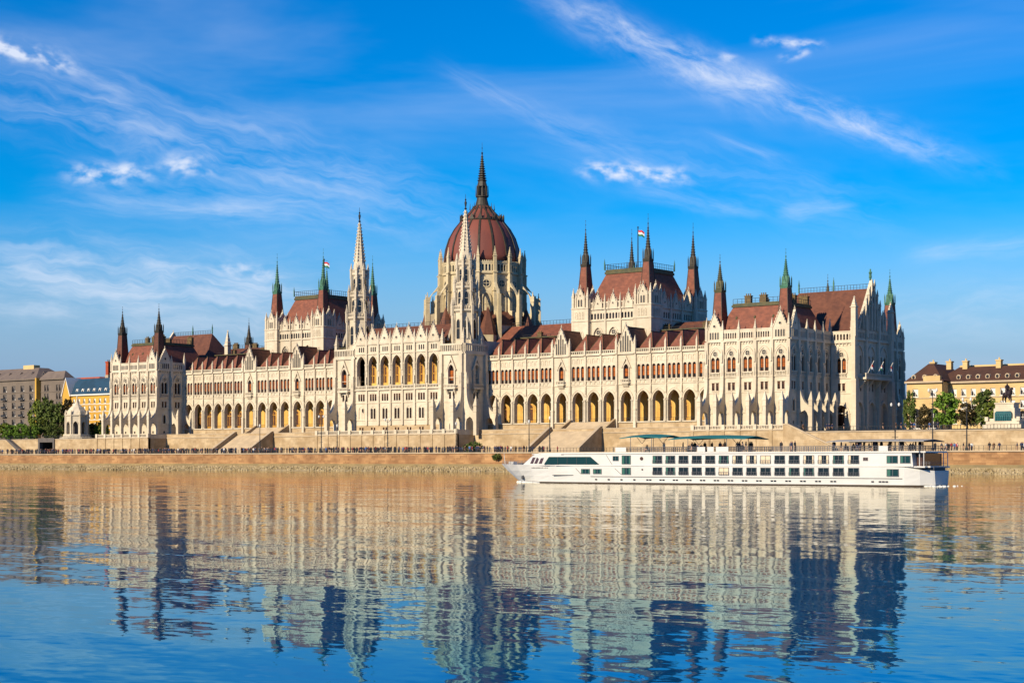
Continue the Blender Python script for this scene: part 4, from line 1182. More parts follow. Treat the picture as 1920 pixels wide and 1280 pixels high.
# calm and ruffled patches
patch = g.ss(g.noise(pos, 0.018, 3), 0.38, 0.62)
ruf = slope(2.3, 3.0, 0.075, 2.0, (.75, 1.3, 1))
sc_ = g.n('ShaderNodeVectorMath', operation='SCALE'); g.L.new(ruf, sc_.inputs[0]); g.L.new(g.m('MULTIPLY_ADD', patch, 0.7, 0.45), sc_.inputs['Scale'])
nrm = vadd(vadd(sc_.outputs[0], slope(0.32, 11.0, 0.048, 1.5, (.35, 1.3, 1))), (0, 0, 1))
nv = g.n('ShaderNodeVectorMath', operation='NORMALIZE'); g.L.new(nrm, nv.inputs[0])
g.L.new(nv.outputs[0], wg.inputs['Normal']); g.L.new(nv.outputs[0], wf.inputs['Normal'])
w = MB(); w.quad((-3000, -900, 0), (3000, -900, 0), (3000, -50.2, 0), (-3000, -50.2, 0), wm)
structure('river_water', w)
ASPH = mat('grey_paving', (0.16, 0.145, 0.12), (0.12, 0.11, 0.095), 0.2, 0.9)
GRASS = mat('grass_ground', (0.06, 0.08, 0.03), (0.045, 0.06, 0.025), 0.2, 0.95)
q = MB(); q.quad((-3000, -50, 5), (3000, -50, 5), (3000, -8, 5), (-3000, -8, 5), ASPH); structure('lower_quay_road', q)
q = MB()
q.quad((-3000, -16, ZT), (-109, -16, ZT), (-109, 900, ZT), (-3000, 900, ZT), ASPH)
q.quad((109, -16, ZT), (3000, -16, ZT), (3000, 900, ZT), (109, 900, ZT), ASPH)
q.quad((-109, -8, ZT), (109, -8, ZT), (109, 900, ZT), (-109, 900, ZT), ASPH)
q.quad((-26, -16, ZT), (26, -16, ZT), (26, -8, ZT), (-26, -8, ZT), ASPH)
structure('upper_ground', q)
# quay wall by the water
QW = empty('quay_wall', (0, -50, 0), 'long low rust stained stone quay wall rising from the river bank', 'wall')
COPE = mat('pale_coping_stone', (0.46, 0.36, 0.24), (0.36, 0.28, 0.19), 0.4, 0.9)
FOOT = mat('mossy_wall_foot', (0.26, 0.19, 0.085), (0.17, 0.135, 0.07), 0.2, 0.9, 0.3, 1.5)
def rp(name, data, loc=(0, 0, 0)): return obj(name, data, QW, (loc[0], loc[1] + 50, loc[2]))
blk = []
for k in range(4):
    for L in (2.6, 3.1, 3.7):
        pass
m = MB(); m.box(-900, 900, -50.0, -49.4, 1.9, 4.72, QUAY); rp('wall_face', m)
m = MB(); m.box(-900, 900, -50.25, -49.0, 4.72, 5.02, COPE); rp('coping', m)
m = MB(); m.extx([(-49.4, 2.0), (-50.0, 2.0), (-50.5, 1.3), (-50.9, 1.2), (-50.9, -1), (-49.4, -1)], -900, 900, FOOT); rp('wall_foot', m)
m = MB()                                     # uneven string courses of the old masonry
for row, z in enumerate((2.55, 3.15, 3.72, 4.22)):
    x = -330.0
    while x < 330:
        L = rnd.uniform(3, 9)
        m.box(x, x + L - .12, -50.0 - rnd.uniform(.02, .09), -49.9, z - .24, z + .24, QUAY); x += L
o = rp('stone_course', m); o['kind'] = 'stuff'
BANK = mat('pale_river_stones', (0.42, 0.33, 0.19), (0.25, 0.185, 0.085), 0.5, 0.9, 0.5, 3.0)
m = MB()
ns = 260; rows = [(-50.6, 1.35), (-52.5, .75), (-54.5, .28), (-57.5, -.5)]
vs = []
for i in range(ns + 1):
    x = -900 + 1800 * i / ns
    for y, z in rows: vs.append((x, y + rnd.uniform(-.3, .3), z + rnd.uniform(-.08, .1)))
nr = len(rows)
m.add(vs, [(i * nr + j, (i + 1) * nr + j, (i + 1) * nr + j + 1, i * nr + j + 1) for i in range(ns) for j in range(nr - 1)], BANK)
structure('stone_bank', m)
m = MB()
for i in range(5200):
    t = rnd.random(); x = rnd.uniform(-240, 225); y = -50.9 - 4.6 * t; z = 1.3 - 1.15 * t; r = rnd.uniform(.12, .36)
    m.rings(x, y, [(r, z - .2), (r * rnd.uniform(.8, 1.1), z + r * .35), (r * .45, z + r * .75)], 5, BANK, rnd.random() * 6)
o = structure('bank_stones', m); o['kind'] = 'stuff'
# terrace walls
TW = empty('terrace_wall', (0, -17, 5), 'tall buff stone embankment wall with stairs and balustrade below the parliament', 'wall')
def tp(name, data, loc=(0, 0, 0), rot=0.0): return obj(name, data, TW, (loc[0], loc[1] + 17, loc[2] - 5), rot)
YF, YB = -16.8, -8.6
segs = [(-134.5, -107.5, YF, 1), (-107.5, -28, YB, 0), (-28, 28, YF, 1), (28, 107.5, YB, 0), (107.5, 135.0, YF, 1)]
w = MB(); bal = MB()
for x0, x1, y, kind in segs:
    ztop = 10.4
    w.box(x0, x1, y, y + 1.2, 5, ztop, BEIGE); w.box(x0 - .02, x1 + .02, y - .16, y + 1.25, ztop, ztop + .28, COPE); w.box(x0, x1, y - .2, y, 5, 5.6, BEIGE)
    if kind:
        n = max(1, round((x1 - x0) / 4.8)); s = (x1 - x0) / n
        for i in range(n): balustrade(bal, x0 + i * s + .45, x0 + (i + 1) * s - .45, y + .1, ztop + .28, 11.85, 8, STONE)
        for i in range(n + 1):
            p = MB(); p.box(-.5, .5, -.22, .5, ztop + .25, 12.0, STONE); p.box(-.42, .42, -.2, .1, 5, ztop, BEIGE); tp('pilaster', p, (x0 + i * s, y, 0))
    else:
        w.box(x0, x1, y + .05, y + .5, ztop + .28, 11.6, BEIGE); w.box(x0, x1, y - .02, y + .58, 11.6, 11.8, COPE)
for x, y0, y1 in ((-107.5, YB + 1.2, YF), (107.5, YB + 1.2, YF), (-28, YB + 1.2, YF), (28, YB + 1.2, YF), (135.0, -10, YF), (-134.5, -10, YF)):
    s = -1 if x in (107.5, -28, -134.5) else 1
    a, b_ = sorted((x, x - s * 1.0)); w.box(a, b_, y1 + .01, y0, 5, 10.38, BEIGE)
    a, b_ = sorted((x - s * .1, x - s * .5)); w.box(a, b_, y1 + .3, y0, 10.3, 11.8, STONE)
tp('wall_face', w); tp('balustrade', bal)
# outer street walls
w = MB()
w.box(135.0, 900, YF, YF + 1, 5, 9.75, BEIGE); w.box(135.0, 900, YF - .15, YF + 1, 9.75, 10.05, COPE)
w.box(-900, -166.5, YF, YF + 1, 5, 10.3, BEIGE); w.box(-158.5, -134.5, YF, YF + 1, 5, 10.3, BEIGE); w.box(-900, -134.5, YF - .12, YF + 1.02, 10.3, 10.55, COPE)
tp('street_wall', w)
w = MB(); w.ext([(135.1, 5), (135.1, 11.6), (136.2, 11.6), (148.5, 6.2), (148.5, 5)], YF - 2.3, YF - 1.9, BEIGE)
w.ext([(135.1, 11.6), (136.3, 11.6), (148.7, 6.2), (148.7, 6.6), (136.3, 12.0), (135.1, 12.0)], YF - 2.4, YF - 1.8, COPE); tp('stair_parapet', w)
w = MB()
for i in range(30): w.box(136 + i * .41, 136 + (i + 1) * .41, YF - 1.9, YF - .02, 5, 10.6 - i * .18, COPE)
tp('stair_flight', w)
CONC = mat('grey_concrete', (0.12, 0.105, 0.095), (0.09, 0.08, 0.075), 0.5, 0.9)
w = MB()
w.box(-167.2, -166.3, YF - .4, YF + 1, 5, 10.9, CONC); w.box(-158.7, -157.8, YF - .4, YF + 1, 5, 10.9, CONC); w.box(-166.3, -158.7, YF - .4, YF + 1, 9.4, 10.9, CONC)
w.box(-166.3, -158.7, YF + 5, YF + 5.2, 5, 9.4, IRON); w.box(-166.3, -158.7, YF + .99, YF + 5, 9.2, 9.4, IRON); w.box(-166.4, -166.3, YF + .99, YF + 5, 5, 9.4, IRON); w.box(-158.7, -158.6, YF + .99, YF + 5, 5, 9.4, IRON)
tp('underpass_mouth', w)
w = MB(); w.ext([(-185, 10.6), (-183.6, 10.6), (-173.5, 5.3), (-173.5, 5), (-175.5, 5)], YF - 1.6, YF - .02, CONC); tp('stair_parapet', w)
for sx in (-1, 1):
    x0, x1 = sorted((sx * 56.2, sx * 72.6))
    st = MB(); n = 34
    for i in range(n):
        st.box(x0, x1, YB - .02 - (i + 1) * .30, YB - .02 - i * .30, 5, 11.0 - i * .175, COPE)
    tp('stair_flight', st)
    for xx in (x0 - .8, x1):
        p = MB(); yb = YB - n * .30 - .6
        p.extx([(YB, 5), (YB, 12.0), (YB - .8, 12.0), (yb, 6.2), (yb, 5)], xx, xx + .8, BEIGE); p.extx([(YB, 12.0), (YB - .8, 12.0), (yb, 6.2), (yb, 6.45), (YB - .8, 12.28), (YB, 12.28)], xx - .1, xx + .9, COPE)
        tp('stair_parapet', p)
    u = MB()
    for i in range(18): u.box(x0 + 1, x1 - 1, -.78 - (i + 1) * .28, -.78 - i * .28, ZT, 13.65 - i * .18, COPE)
    for xx in (x0 + .2, x1 - 1.0): u.extx([(-.78, ZT), (-.78, 14.5), (-6.4, 11.6), (-6.4, ZT)], xx, xx + .8, BEIGE)
    tp('upper_stair', u)
# iron railing along the street walls
for x0, x1, y, z in ((136, 240, YF + .3, 10.05), (-260, -136, YF + .3, 10.55)):
    rr = MB(); n = int((x1 - x0) / .8)
    for i in range(n + 1):
        x = x0 + (x1 - x0) * i / n; big = i % 5 == 0
        rr.box(x - (.07 if big else .03), x + (.07 if big else .03), y - .04, y + .04, z, z + (1.25 if big else 1.05), IRON)
    rr.box(x0, x1, y - .04, y + .04, z + 1.05, z + 1.13, IRON); rr.box(x0, x1, y - .03, y + .03, z + .15, z + .22, IRON)
    r_ = empty('iron_railing', (x0, y, z), 'black iron railing on the street wall ' + ('right of the parliament, before the bronze rider' if x0 > 0 else 'left of the parliament, above the dark underpass'), 'railing')
    obj('rail', rr, r_, (-x0, -y, -z))

rr = MB()
for i in range(600):
    x = -300 + i; rr.box(x - .03, x + .03, -48.94, -48.88, 5.02, 6.05, IRON)
rr.box(-300, 300, -48.93, -48.89, 6.02, 6.08, IRON); rr.box(-300, 300, -48.925, -48.895, 5.5, 5.54, IRON); rr.box(-300, 300, -48.925, -48.895, 5.2, 5.24, IRON)
r_ = empty('iron_railing', (0, -48.9, 5), 'long low black railing along the river edge in front of the crowd', 'railing'); obj('rail', rr, r_, (0, 48.9, -5))
# ================================================================== NEIGHBOURING BUILDINGS
GREYW = mat('grey_brown_render', (0.175, 0.14, 0.11), (0.14, 0.112, 0.09), 0.2, 0.9)
YELW = mat('yellow_render', (0.58, 0.34, 0.055), (0.48, 0.27, 0.045), 0.2, 0.9)
PALW = mat('golden_buff_stone', (0.60, 0.435, 0.20), (0.49, 0.34, 0.15), 0.15, 0.9)
GREYR = mat('grey_brown_roof', (0.17, 0.13, 0.105), (0.13, 0.10, 0.085), 0.3, 0.8)
BLUER = mat('blue_slate_roof', (0.016, 0.055, 0.10), (0.012, 0.04, 0.07), 0.3, 0.6)
MAROON = mat('maroon_tile_roof', (0.075, 0.034, 0.022), (0.052, 0.026, 0.019), 0.4, 0.75)
ORANGER = mat('orange_tile_roof', (0.40, 0.085, 0.03), (0.32, 0.07, 0.03), 0.4, 0.75)
BRICKR = mat('red_brick', (0.36, 0.065, 0.025), (0.25, 0.045, 0.02), 0.8, 0.9)
WHITE = mat('white_paint', (0.74, 0.70, 0.62), (0.66, 0.62, 0.55), 0.3, 0.6)
def hwin(root, fr, base, u, v, z, w, h, ri, frame, arch=False):
    def mk():
        f = MB(); t = .09
        f.hood(0, w - 2 * t, 0, h, ri, t, .12, frame); f.box(-w / 2 + t, w / 2 - t, -.12, 0, 0, t, frame)
        f.box(-.05, .05, -.1, 0, t, h, frame); f.box(-w / 2 + t, w / 2 - t, -.1, 0, h * .62, h * .62 + .07, frame)
        f.box(-w / 2 - .15, w / 2 + .15, -.45, -.25, -.18, 0, frame)
        p = MB(); a = [(-w / 2, 0)] + archpts(0, w, h, ri) + [(w / 2, 0)]
        p.add([(x, .05, zz) for x, zz in a], [tuple(range(len(a)))], GLASS)
        return f.mesh('window'), p.mesh('pane')
    f, p = cached(('hw', w, h, ri, frame.name), mk)
    L = Vector(fr.at(u, v, z)) - Vector(base)
    o = obj('window', f, root, L, fr.rot); obj('pane', p, o)
    if frame is CONC:
        obj('curtain', cached(('cur', w, h), lambda: curtain_mesh(w, h)), o)
def curtain_mesh(w, h):
    c = MB(); c.box(w * .12, w * .38, .02, .04, .1, h - .1, WHITE); return c.mesh('curtain')
def facade(root, base, fr, U, floors, nb, wall, frame, trim, z0, z1, v=0.0):
    """floors = [(sill z, w, h, rise, per bay)]"""
    m = MB(); bw = U / nb; zs = [z0] + [f[0] - .4 for f in floors[1:]] + [z1]
    for fi, (zb, w, h, ri, per) in enumerate(floors):
        ops = []
        for i in range(nb):
            c = (i + .5) * bw
            for k in range(per):
                ops.append((c + (k - (per - 1) / 2) * (w * 1.35), w, zb, zb + h, ri))
        m.panel(0, U, zs[fi], zs[fi + 1], ops, .35, wall)
        for o in ops: hwin(root, fr, base, o[0], .32, zb, w, h, ri, frame)
        if fi: m.box(0, U, -.16, 0, zs[fi] - .1, zs[fi] + .1, trim)
    m.box(-.3, U + .3, -.7, .2, z1 - .5, z1, trim)
    obj('front_wall', m, root, Vector(fr.at(0, 0, 0)) - Vector(base), fr.rot)
def bodybox(root, base, x0, x1, y0, y1, z0, z1, m, name='body'):
    b = MB(); b.box(x0 - base[0], x1 - base[0], y0 - base[1], y1 - base[1], z0 - base[2], z1 - base[2], m); obj(name, b, root)
def hiproof(root, base, x0, x1, y0, y1, z0, z1, ins, m, name='roof', top=True):
    b = MB(); bx, by, bz = base
    v = [(x0, y0, z0), (x1, y0, z0), (x1, y1, z0), (x0, y1, z0), (x0 + ins, y0 + ins, z1), (x1 - ins, y0 + ins, z1), (x1 - ins, y1 - ins, z1), (x0 + ins, y1 - ins, z1)]
    b.add([(p[0] - bx, p[1] - by, p[2] - bz) for p in v], [(0, 1, 5, 4), (1, 2, 6, 5), (2, 3, 7, 6), (3, 0, 4, 7), (4, 5, 6, 7)], m)
    return obj(name, b, root)
def chim(root, base, x, y, z, w, h, m):
    c = MB(); c.box(-w / 2, w / 2, -.7, .7, 0, h, m); c.box(-w / 2 - .15, w / 2 + .15, -.85, .85, h, h + .3, m); c.rings(0, 0, [(.25, h + .3), (.2, h + .9)], 6, m)
    obj('chimney', c, root, (x - base[0], y - base[1], z - base[2]))
# grey block of flats
base = (-230, 25, ZT)
F1 = empty('apartment_block', base, 'grey brown block of flats with many windows at the far left, behind trees', 'building')
fl = [(13.8 + 3.35 * i, 2.5, 2.4, 0, 1) for i in range(6)]
facade(F1, base, Fr(-320, 25, 0), 93.5, fl, 16, GREYW, CONC, GREYW, ZT, 35.6)
facade(F1, base, Fr(-225.2, 26.5, 0), 15.2, [(13.8 + 3.35 * i, 1.3, 2.4, 0, 2) for i in range(6)], 2, GREYW, CONC, GREYW, ZT, 35.4)
bodybox(F1, base, -319.8, -225.4, 26, 43, ZT, 35.4, GREYW)
bodybox(F1, base, -225.2, -210, 27, 31, ZT, 35.3, GREYW)
m = MB(); m.box(-226.2 + 230, -225.3 + 230, -.6, 2, 0, 25.6, YELW); obj('corner_pier', m, F1)
hiproof(F1, base, -320.5, -226, 24.6, 43, 35.6, 40.4, 7, GREYR)
hiproof(F1, base, -226, -209.6, 26, 31.5, 35.4, 38.4, 2.6, GREYR)
m = MB(); m.box(-243 + 230, -236 + 230, 6, 9, 29.6, 31.4, PALW); obj('roof_house', m, F1)
for i in range(5):
    d = MB(); d.ext([(-1.1, 0), (1.1, 0), (0, 1.6)], 0, 3, GREYR); d.ext([(-.8, .1), (.8, .1), (0, 1.25)], -.04, 0, GLASS); obj('roof_window', d, F1, (-255 + i * 7.5 + 230, 2.6, 26.8))
for i in range(16):                          # balconies on the lower flats
    if i % 2: continue
    for k in range(4):
        bb = MB(); bb.box(-1.5, 1.5, -1.0, 0, 0, .15, GREYW); bb.box(-1.5, 1.5, -1.0, -.95, .15, 1.0, IRON); obj('balcony', bb, F1, (-320 + (i + .5) * 93.5 / 16 + 230, 0, 13.7 + 3.35 * (k + 1) - ZT))
# red roofed house behind
base = (-222, 46, ZT)
F4 = empty('red_roofed_house', base, 'orange red tiled roof showing between the grey flats and the blue roof', 'building')
bodybox(F4, base, -236, -214, 46, 58, ZT, 33.6, PALW, 'wall'); hiproof(F4, base, -236.5, -213.5, 45.5, 58.5, 33.6, 37.0, 4, ORANGER)
# yellow building under a blue roof
base = (-190, 25.6, ZT)
F2 = empty('yellow_building', base, 'bright yellow building with steep blue slate roof and white arched dormers', 'building')
facade(F2, base, Fr(-204.5, 25.6, 0), 48, [(12.4, 1.25, 1.9, 0, 1), (15.6, 1.25, 1.9, 0, 1), (18.9, 1.25, 1.9, 0, 1), (22.1, 1.25, 1.9, 0, 1), (25.0, 1.25, 1.9, 0, 1)], 15, YELW, WHITE, WHITE, ZT, 28.6)
bodybox(F2, base, -208.8, -156.7, 27.0, 40, ZT, 28.4, YELW)
hiproof(F2, base, -209.2, -156, 25.2, 40, 28.6, 34.9, 4.5, BLUER)
for i in range(12):
    d = MB(); d.box(-.65, .65, 0, 2.4, 0, 1.3, WHITE)
    aa = [(-.65, 1.3)] + archpts(0, 1.3, 1.3, 1.0) + [(.65, 1.3)]
    d.ext(aa[1:-1], 0, 2.4, WHITE); d.ext([(-.36, .3)] + archpts(0, .72, 1.2, .6) + [(.36, .3)], -.05, 0, GLASS)
    obj('dormer', d, F2, (-201.5 + i * 3.5 + 190, .4, 28.6 - ZT))
m = MB(); m.ext([(-2.2, 18.0), (2.2, 18.0), (0, 24.6)], -.8, 6, YELW); m.ext([(-2.5, 17.8), (0, 24.6), (0, 25.2), (-2.9, 17.8)], -1.1, 6.3, WHITE); m.ext([(2.5, 17.8), (0, 24.6), (0, 25.2), (2.9, 17.8)], -1.1, 6.3, WHITE); m.box(-2.2, 2.2, -.8, 2, 0, 18.0, YELW)
obj('gabled_bay', m, F2, (-206.8 + 190, 0, 0))
chs = MB(); chs.box(-.95, .95, -.95, .95, 0, 1.7, COPE); chs.box(-.8, .8, -.8, .8, 1.7, 6.4, BRICKR); chs.box(-.95, .95, -.95, .95, 6.4, 6.9, BRICKR)
for q_ in (-.42, .42): chs.rings(q_, 0, [(.2, 6.9), (.16, 7.6)], 6, CONC)
obj('chimney', chs, F2, (-189.0 + 190, 5.8, 34.4 - ZT), label='tall red brick chimney on a stone foot')
# palace on the right
base = (170, 26, ZT)
F3 = empty('palace', base, 'long golden buff palace with maroon roof and round dormers behind the trees at right', 'building')
facade(F3, base, Fr(158.2, 27, 0), 78, [(12.4, 1.6, 2.3, .8, 1), (16.2, 1.35, 2.0, 0, 1), (19.5, 1.35, 1.9, 0, 1)], 30, PALW, WHITE, COPE, ZT, 23.3)
facade(F3, base, Fr(148.6, 22, 0), 9.8, [(11.2, 3.0, 3.9, 1.3, 1), (19.4, 1.6, 2.0, 0, 1)], 2, PALW, WHITE, COPE, ZT, 23.4)
bodybox(F3, base, 148.8, 158.0, 23.4, 40, ZT, 23.2, PALW, 'wall'); bodybox(F3, base, 158.2, 236, 28.2, 40, ZT, 23.1, PALW, 'wall')
hiproof(F3, base, 148.2, 158.8, 21.6, 40, 23.4, 28.1, 4.6, MAROON)
hiproof(F3, base, 154, 237, 26.4, 40, 23.3, 27.2, 5, MAROON)
m = MB(); m.box(-12, 67, 8.0, 8.4, 16.6, 17.6, PALW); obj('rear_parapet', m, F3)
m = MB(); m.box(-16.5, -11.9, -4.6, -3.6, 13.2, 14.5, PALW); obj('attic', m, F3)
for i in range(24):
    d = MB(); n = 10
    d.ext([(.62 * math.cos(2 * math.pi * k / n), .7 + .68 * math.sin(2 * math.pi * k / n)) for k in range(n)], 0, 1.8, COPE); d.ext([(.38 * math.cos(2 * math.pi * k / n), .7 + .42 * math.sin(2 * math.pi * k / n)) for k in range(n)], -.05, 0, GLASS)
    obj('dormer', d, F3, (160.6 + i * 2.6 - 170, 1.2, 13.5) if i < 21 else (150.4 + (i - 21) * 3 - 170, -3.7, 13.6))
for x, y in ((157.0, 30), (161, 31), (170, 31), (152, 31)): chim(F3, base, x, y, 26.6, 1.3, 1.9, PALW)

# ================================================================== MONUMENTS
base = (-163.5, -3, ZT)
G1 = empty('stone_pavilion', base, 'small white domed stone pavilion with pointed openings on the embankment, among trees', 'monument')
m = MB(); ph = math.pi / 8
m.rings(0, 0, [(6.4, 0), (6.2, 1.0), (5.2, 1.2), (4.9, 2.2)], 8, STONE, ph); obj('plinth', m, G1)
m = MB(); rr = 4.1; ra = rr * math.cos(ph); side = 2 * rr * math.sin(ph)
m.panel(-side / 2, side / 2, 2.2, 8.8, [(0, 1.9, 2.2, 5.2, 1.7)], .6, STONE, -ra); m.hood(0, 1.9, 2.2, 5.2, 1.7, .25, .15, STONE, -ra)
wm_ = m.mesh('arched_side')
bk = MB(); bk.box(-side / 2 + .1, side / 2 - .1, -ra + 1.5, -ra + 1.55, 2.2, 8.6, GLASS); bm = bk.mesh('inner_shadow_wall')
for k in range(8):
    obj('arched_side', wm_, G1, (0, 0, 0), k * math.pi / 4)
    c = MB(); c.rings(0, -rr, [(.42, 2.2), (.36, 8.8), (.5, 9.2), (.1, 11)], 6, STONE); obj('column', c, G1, (0, 0, 0), k * math.pi / 4 + ph)
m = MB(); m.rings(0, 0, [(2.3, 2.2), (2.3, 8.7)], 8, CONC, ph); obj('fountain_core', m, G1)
m = MB(); m.rings(0, 0, [(4.4, 8.8), (4.5, 9.2), (3.9, 9.4), (3.4, 10.6), (2.5, 11.8), (1.3, 12.8), (.5, 13.8), (.12, 15.4)], 8, STONE, ph); m.rings(0, 0, [(.1, 15.2), (.3, 15.6), (.05, 16.2)], 6, STONE); obj('domed_roof', m, G1)

def skin(name, verts, edges, radii, mats_fn, sub=1, root=0):
    me = bpy.data.meshes.new(name); me.from_pydata(verts, edges, [])
    o = bpy.data.objects.new(name, me); COL.objects.link(o)
    md = o.modifiers.new('s', 'SKIN'); md.use_smooth_shade = True
    for i, r in enumerate(radii):
        sv = me.skin_vertices[0].data[i]; sv.radius = (r, r) if not isinstance(r, tuple) else r; sv.use_root = (i == root)
    if sub:
        s = o.modifiers.new('d', 'SUBSURF'); s.levels = sub; s.render_levels = sub
    dg = bpy.context.evaluated_depsgraph_get()
    out = bpy.data.meshes.new_from_object(o.evaluated_get(dg)); out.name = name
    bpy.data.objects.remove(o); bpy.data.meshes.remove(me)
    ms = []
    out.materials.clear()
    for p in out.polygons:
        mt = mats_fn(p.center)
        if mt not in ms: ms.append(mt); out.materials.append(mt)
        p.material_index = ms.index(mt); p.use_smooth = True
    return out
BRONZE = mat('dark_bronze', (0.045, 0.03, 0.03), (0.03, 0.02, 0.025), 1.0, 0.5, metal=0.3)
TEALB = mat('teal_bronze_relief', (0.012, 0.10, 0.11), (0.01, 0.06, 0.075), 1.5, 0.5)
base = (187.7, -8.0, ZT)
S1 = empty('equestrian_statue', base, 'dark bronze rider on horseback on a stepped white pedestal with teal relief, far right', 'statue')
m = MB()
m.box(-4.6, 4.6, -3.2, 3.2, 0, 1.0, STONE); m.box(-4.0, 4.0, -2.8, 2.8, 1.0, 1.8, STONE); m.box(-3.3, 3.3, -2.3, 2.3, 1.8, 2.4, STONE)
m.box(-2.5, 2.5, -1.8, 1.8, 2.4, 4.8, STONE); m.box(-2.2, 2.2, -1.6, 1.6, 4.8, 5.8, STONE); m.box(-2.4, 2.4, -1.75, 1.75, 5.8, 6.1, STONE)
m.box(-4.2, -3.4, -3.0, -2.2, 1.8, 2.8, STONE); m.box(3.4, 4.2, -3.0, -2.2, 1.8, 2.8, STONE)
obj('pedestal', m, S1)
m = MB(); m.ext([(-2.0, 1.85), (2.0, 1.85), (2.0, 3.7), (1.6, 4.1), (-1.6, 4.1), (-2.0, 3.7)], -2.5, -1.82, TEALB)
for k in range(7): m.rings(-1.6 + k * .53, -2.5, [(.2, 1.9), (.24, 2.8), (.12, 3.1), (.15, 3.3), (.05, 3.5)], 6, TEALB)
obj('relief', m, S1)
HZ = 6.1
hv = [(-.9, 0, 2.1), (0, 0, 2.05), (.9, 0, 2.15), (1.5, 0, 2.9), (1.95, 0, 3.3), (2.45, 0, 2.95),
      (.95, .35, 1.2), (1.15, .35, .6), (1.1, .35, .05), (.95, -.35, 1.2), (1.5, -.35, .95), (1.3, -.35, .45),
      (-1.0, .35, 1.4), (-1.25, .35, .75), (-1.1, .35, .05), (-1.0, -.35, 1.4), (-1.2, -.35, .75), (-1.05, -.35, .05), (-1.35, 0, 2.2), (-1.7, 0, 1.5), (-1.75, 0, .9)]
he = [(0, 1), (1, 2), (2, 3), (3, 4), (4, 5), (2, 6), (6, 7), (7, 8), (2, 9), (9, 10), (10, 11), (0, 12), (12, 13), (13, 14), (0, 15), (15, 16), (16, 17), (0, 18), (18, 19), (19, 20)]
hr = [.62, .62, .58, .38, .3, .17, .26, .17, .15, .26, .17, .14, .32, .18, .15, .32, .18, .15, .2, .2, .1]
obj('horse', skin('horse', hv, he, hr, lambda c: BRONZE), S1, (0, 0, HZ), R(-35))
rv = [(0, 0, 2.7), (0, 0, 3.3), (0, 0, 3.85), (0, 0, 4.15), (.05, 0, 4.5), (.15, .45, 2.6), (.35, .6, 1.9), (.3, .6, 1.4), (.15, -.45, 2.6), (.35, -.6, 1.9), (.3, -.6, 1.4), (.1, .42, 3.8), (.3, .5, 3.3), (.75, .25, 3.15), (.1, -.42, 3.8), (.2, -.6, 3.3), (.7, -.4, 3.2)]
re_ = [(0, 1), (1, 2), (2, 3), (3, 4), (0, 5), (5, 6), (6, 7), (0, 8), (8, 9), (9, 10), (2, 11), (11, 12), (12, 13), (2, 14), (14, 15), (15, 16)]
rr_ = [.34, .32, .34, .14, .24, .22, .16, .13, .22, .16, .13, .17, .13, .1, .17, .13, .1]
obj('rider', skin('rider', rv, re_, rr_, lambda c: BRONZE), S1, (0, 0, HZ), R(-35))

# ================================================================== TREES
def leafmat(name, a, b):
    return mat(name, a, b, 0.9, 0.7, lo=.3, hi=.7)
LEAFS = [leafmat('fresh_green_leaves', (0.15, 0.25, 0.022), (0.07, 0.14, 0.016)), leafmat('dark_green_leaves', (0.11, 0.14, 0.022), (0.045, 0.075, 0.016)),
         leafmat('bronze_brown_leaves', (0.075, 0.055, 0.016), (0.04, 0.035, 0.014)), leafmat('yellow_green_leaves', (0.17, 0.20, 0.02), (0.085, 0.13, 0.016))]
BARK = mat('grey_brown_bark', (0.08, 0.06, 0.04), (0.05, 0.04, 0.03), 1.0, 0.9)
def crown_mesh(seed, rx, h, leaf, conic=0.0):
    r = random.Random(seed); b = MB()
    vs = []; fs = []
    for c in range(64):
        while True:
            x, y, z = r.uniform(-1, 1), r.uniform(-1, 1), r.uniform(-1, 1)
            q = x * x + y * y + z * z
            if .18 < q < 1.08: break
        k = 1 - conic * (z + 1) / 2
        cx, cy, cz = x * rx * k, y * rx * k, h * .55 + z * h * .45
        cr = r.uniform(.4, 1.0) * rx * .30
        for i in range(40):
            d = Vector((r.gauss(0, 1), r.gauss(0, 1), r.gauss(0, 1))).normalized() * cr * r.random() ** .4
            p = Vector((cx, cy, cz)) + d
            n = Vector((r.gauss(0, 1), r.gauss(0, 1), r.gauss(.5, 1))).normalized(); t = n.orthogonal().normalized(); s = n.cross(t)
            a = r.uniform(.2, .4); o = len(vs)
            vs += [p + t * a, p + s * a * .6, p - t * a, p - s * a * .6]; fs.append((o, o + 1, o + 2, o + 3))
    b.add(vs, fs, leaf)
    return b.mesh('crown')
def trunk_mesh(seed, h, rx):
    r = random.Random(seed); b = MB()
    b.tube((0, 0, -.1), (.15, .05, h * .45), .28, BARK, 7, .18); b.tube((.15, .05, h * .45), (0, .1, h * .85), .18, BARK, 6, .06)
    for i in range(7):
        a = i * 2.4; z = h * (.25 + .08 * i)
        b.tube((.1, .05, z), (math.cos(a) * rx * .7, math.sin(a) * rx * .7, z + h * .2), .1, BARK, 5, .03)
    return b.mesh('trunk')
TREES = {}
def tree(x, y, h, rx, kind, label, conic=0.0, group=None, seed=0):
    key = (kind, seed % 3, conic)
    if key not in TREES: TREES[key] = (crown_mesh(seed + kind * 10 + 3, 3.0, 8.0, LEAFS[kind], conic), trunk_mesh(seed, 8.0, 3.0))
    c, t = TREES[key]
    o = empty('tree', (x, y, ZT), label, 'tree', group, rnd.uniform(0, 6.28))
    for nm, me in (('trunk', t), ('crown', c)):
        p = obj(nm, me, o); p.scale = (rx / 3, rx / 3, h / 8)
GL = 'trees on the left of the parliament'; GR = 'trees on the right of the parliament'
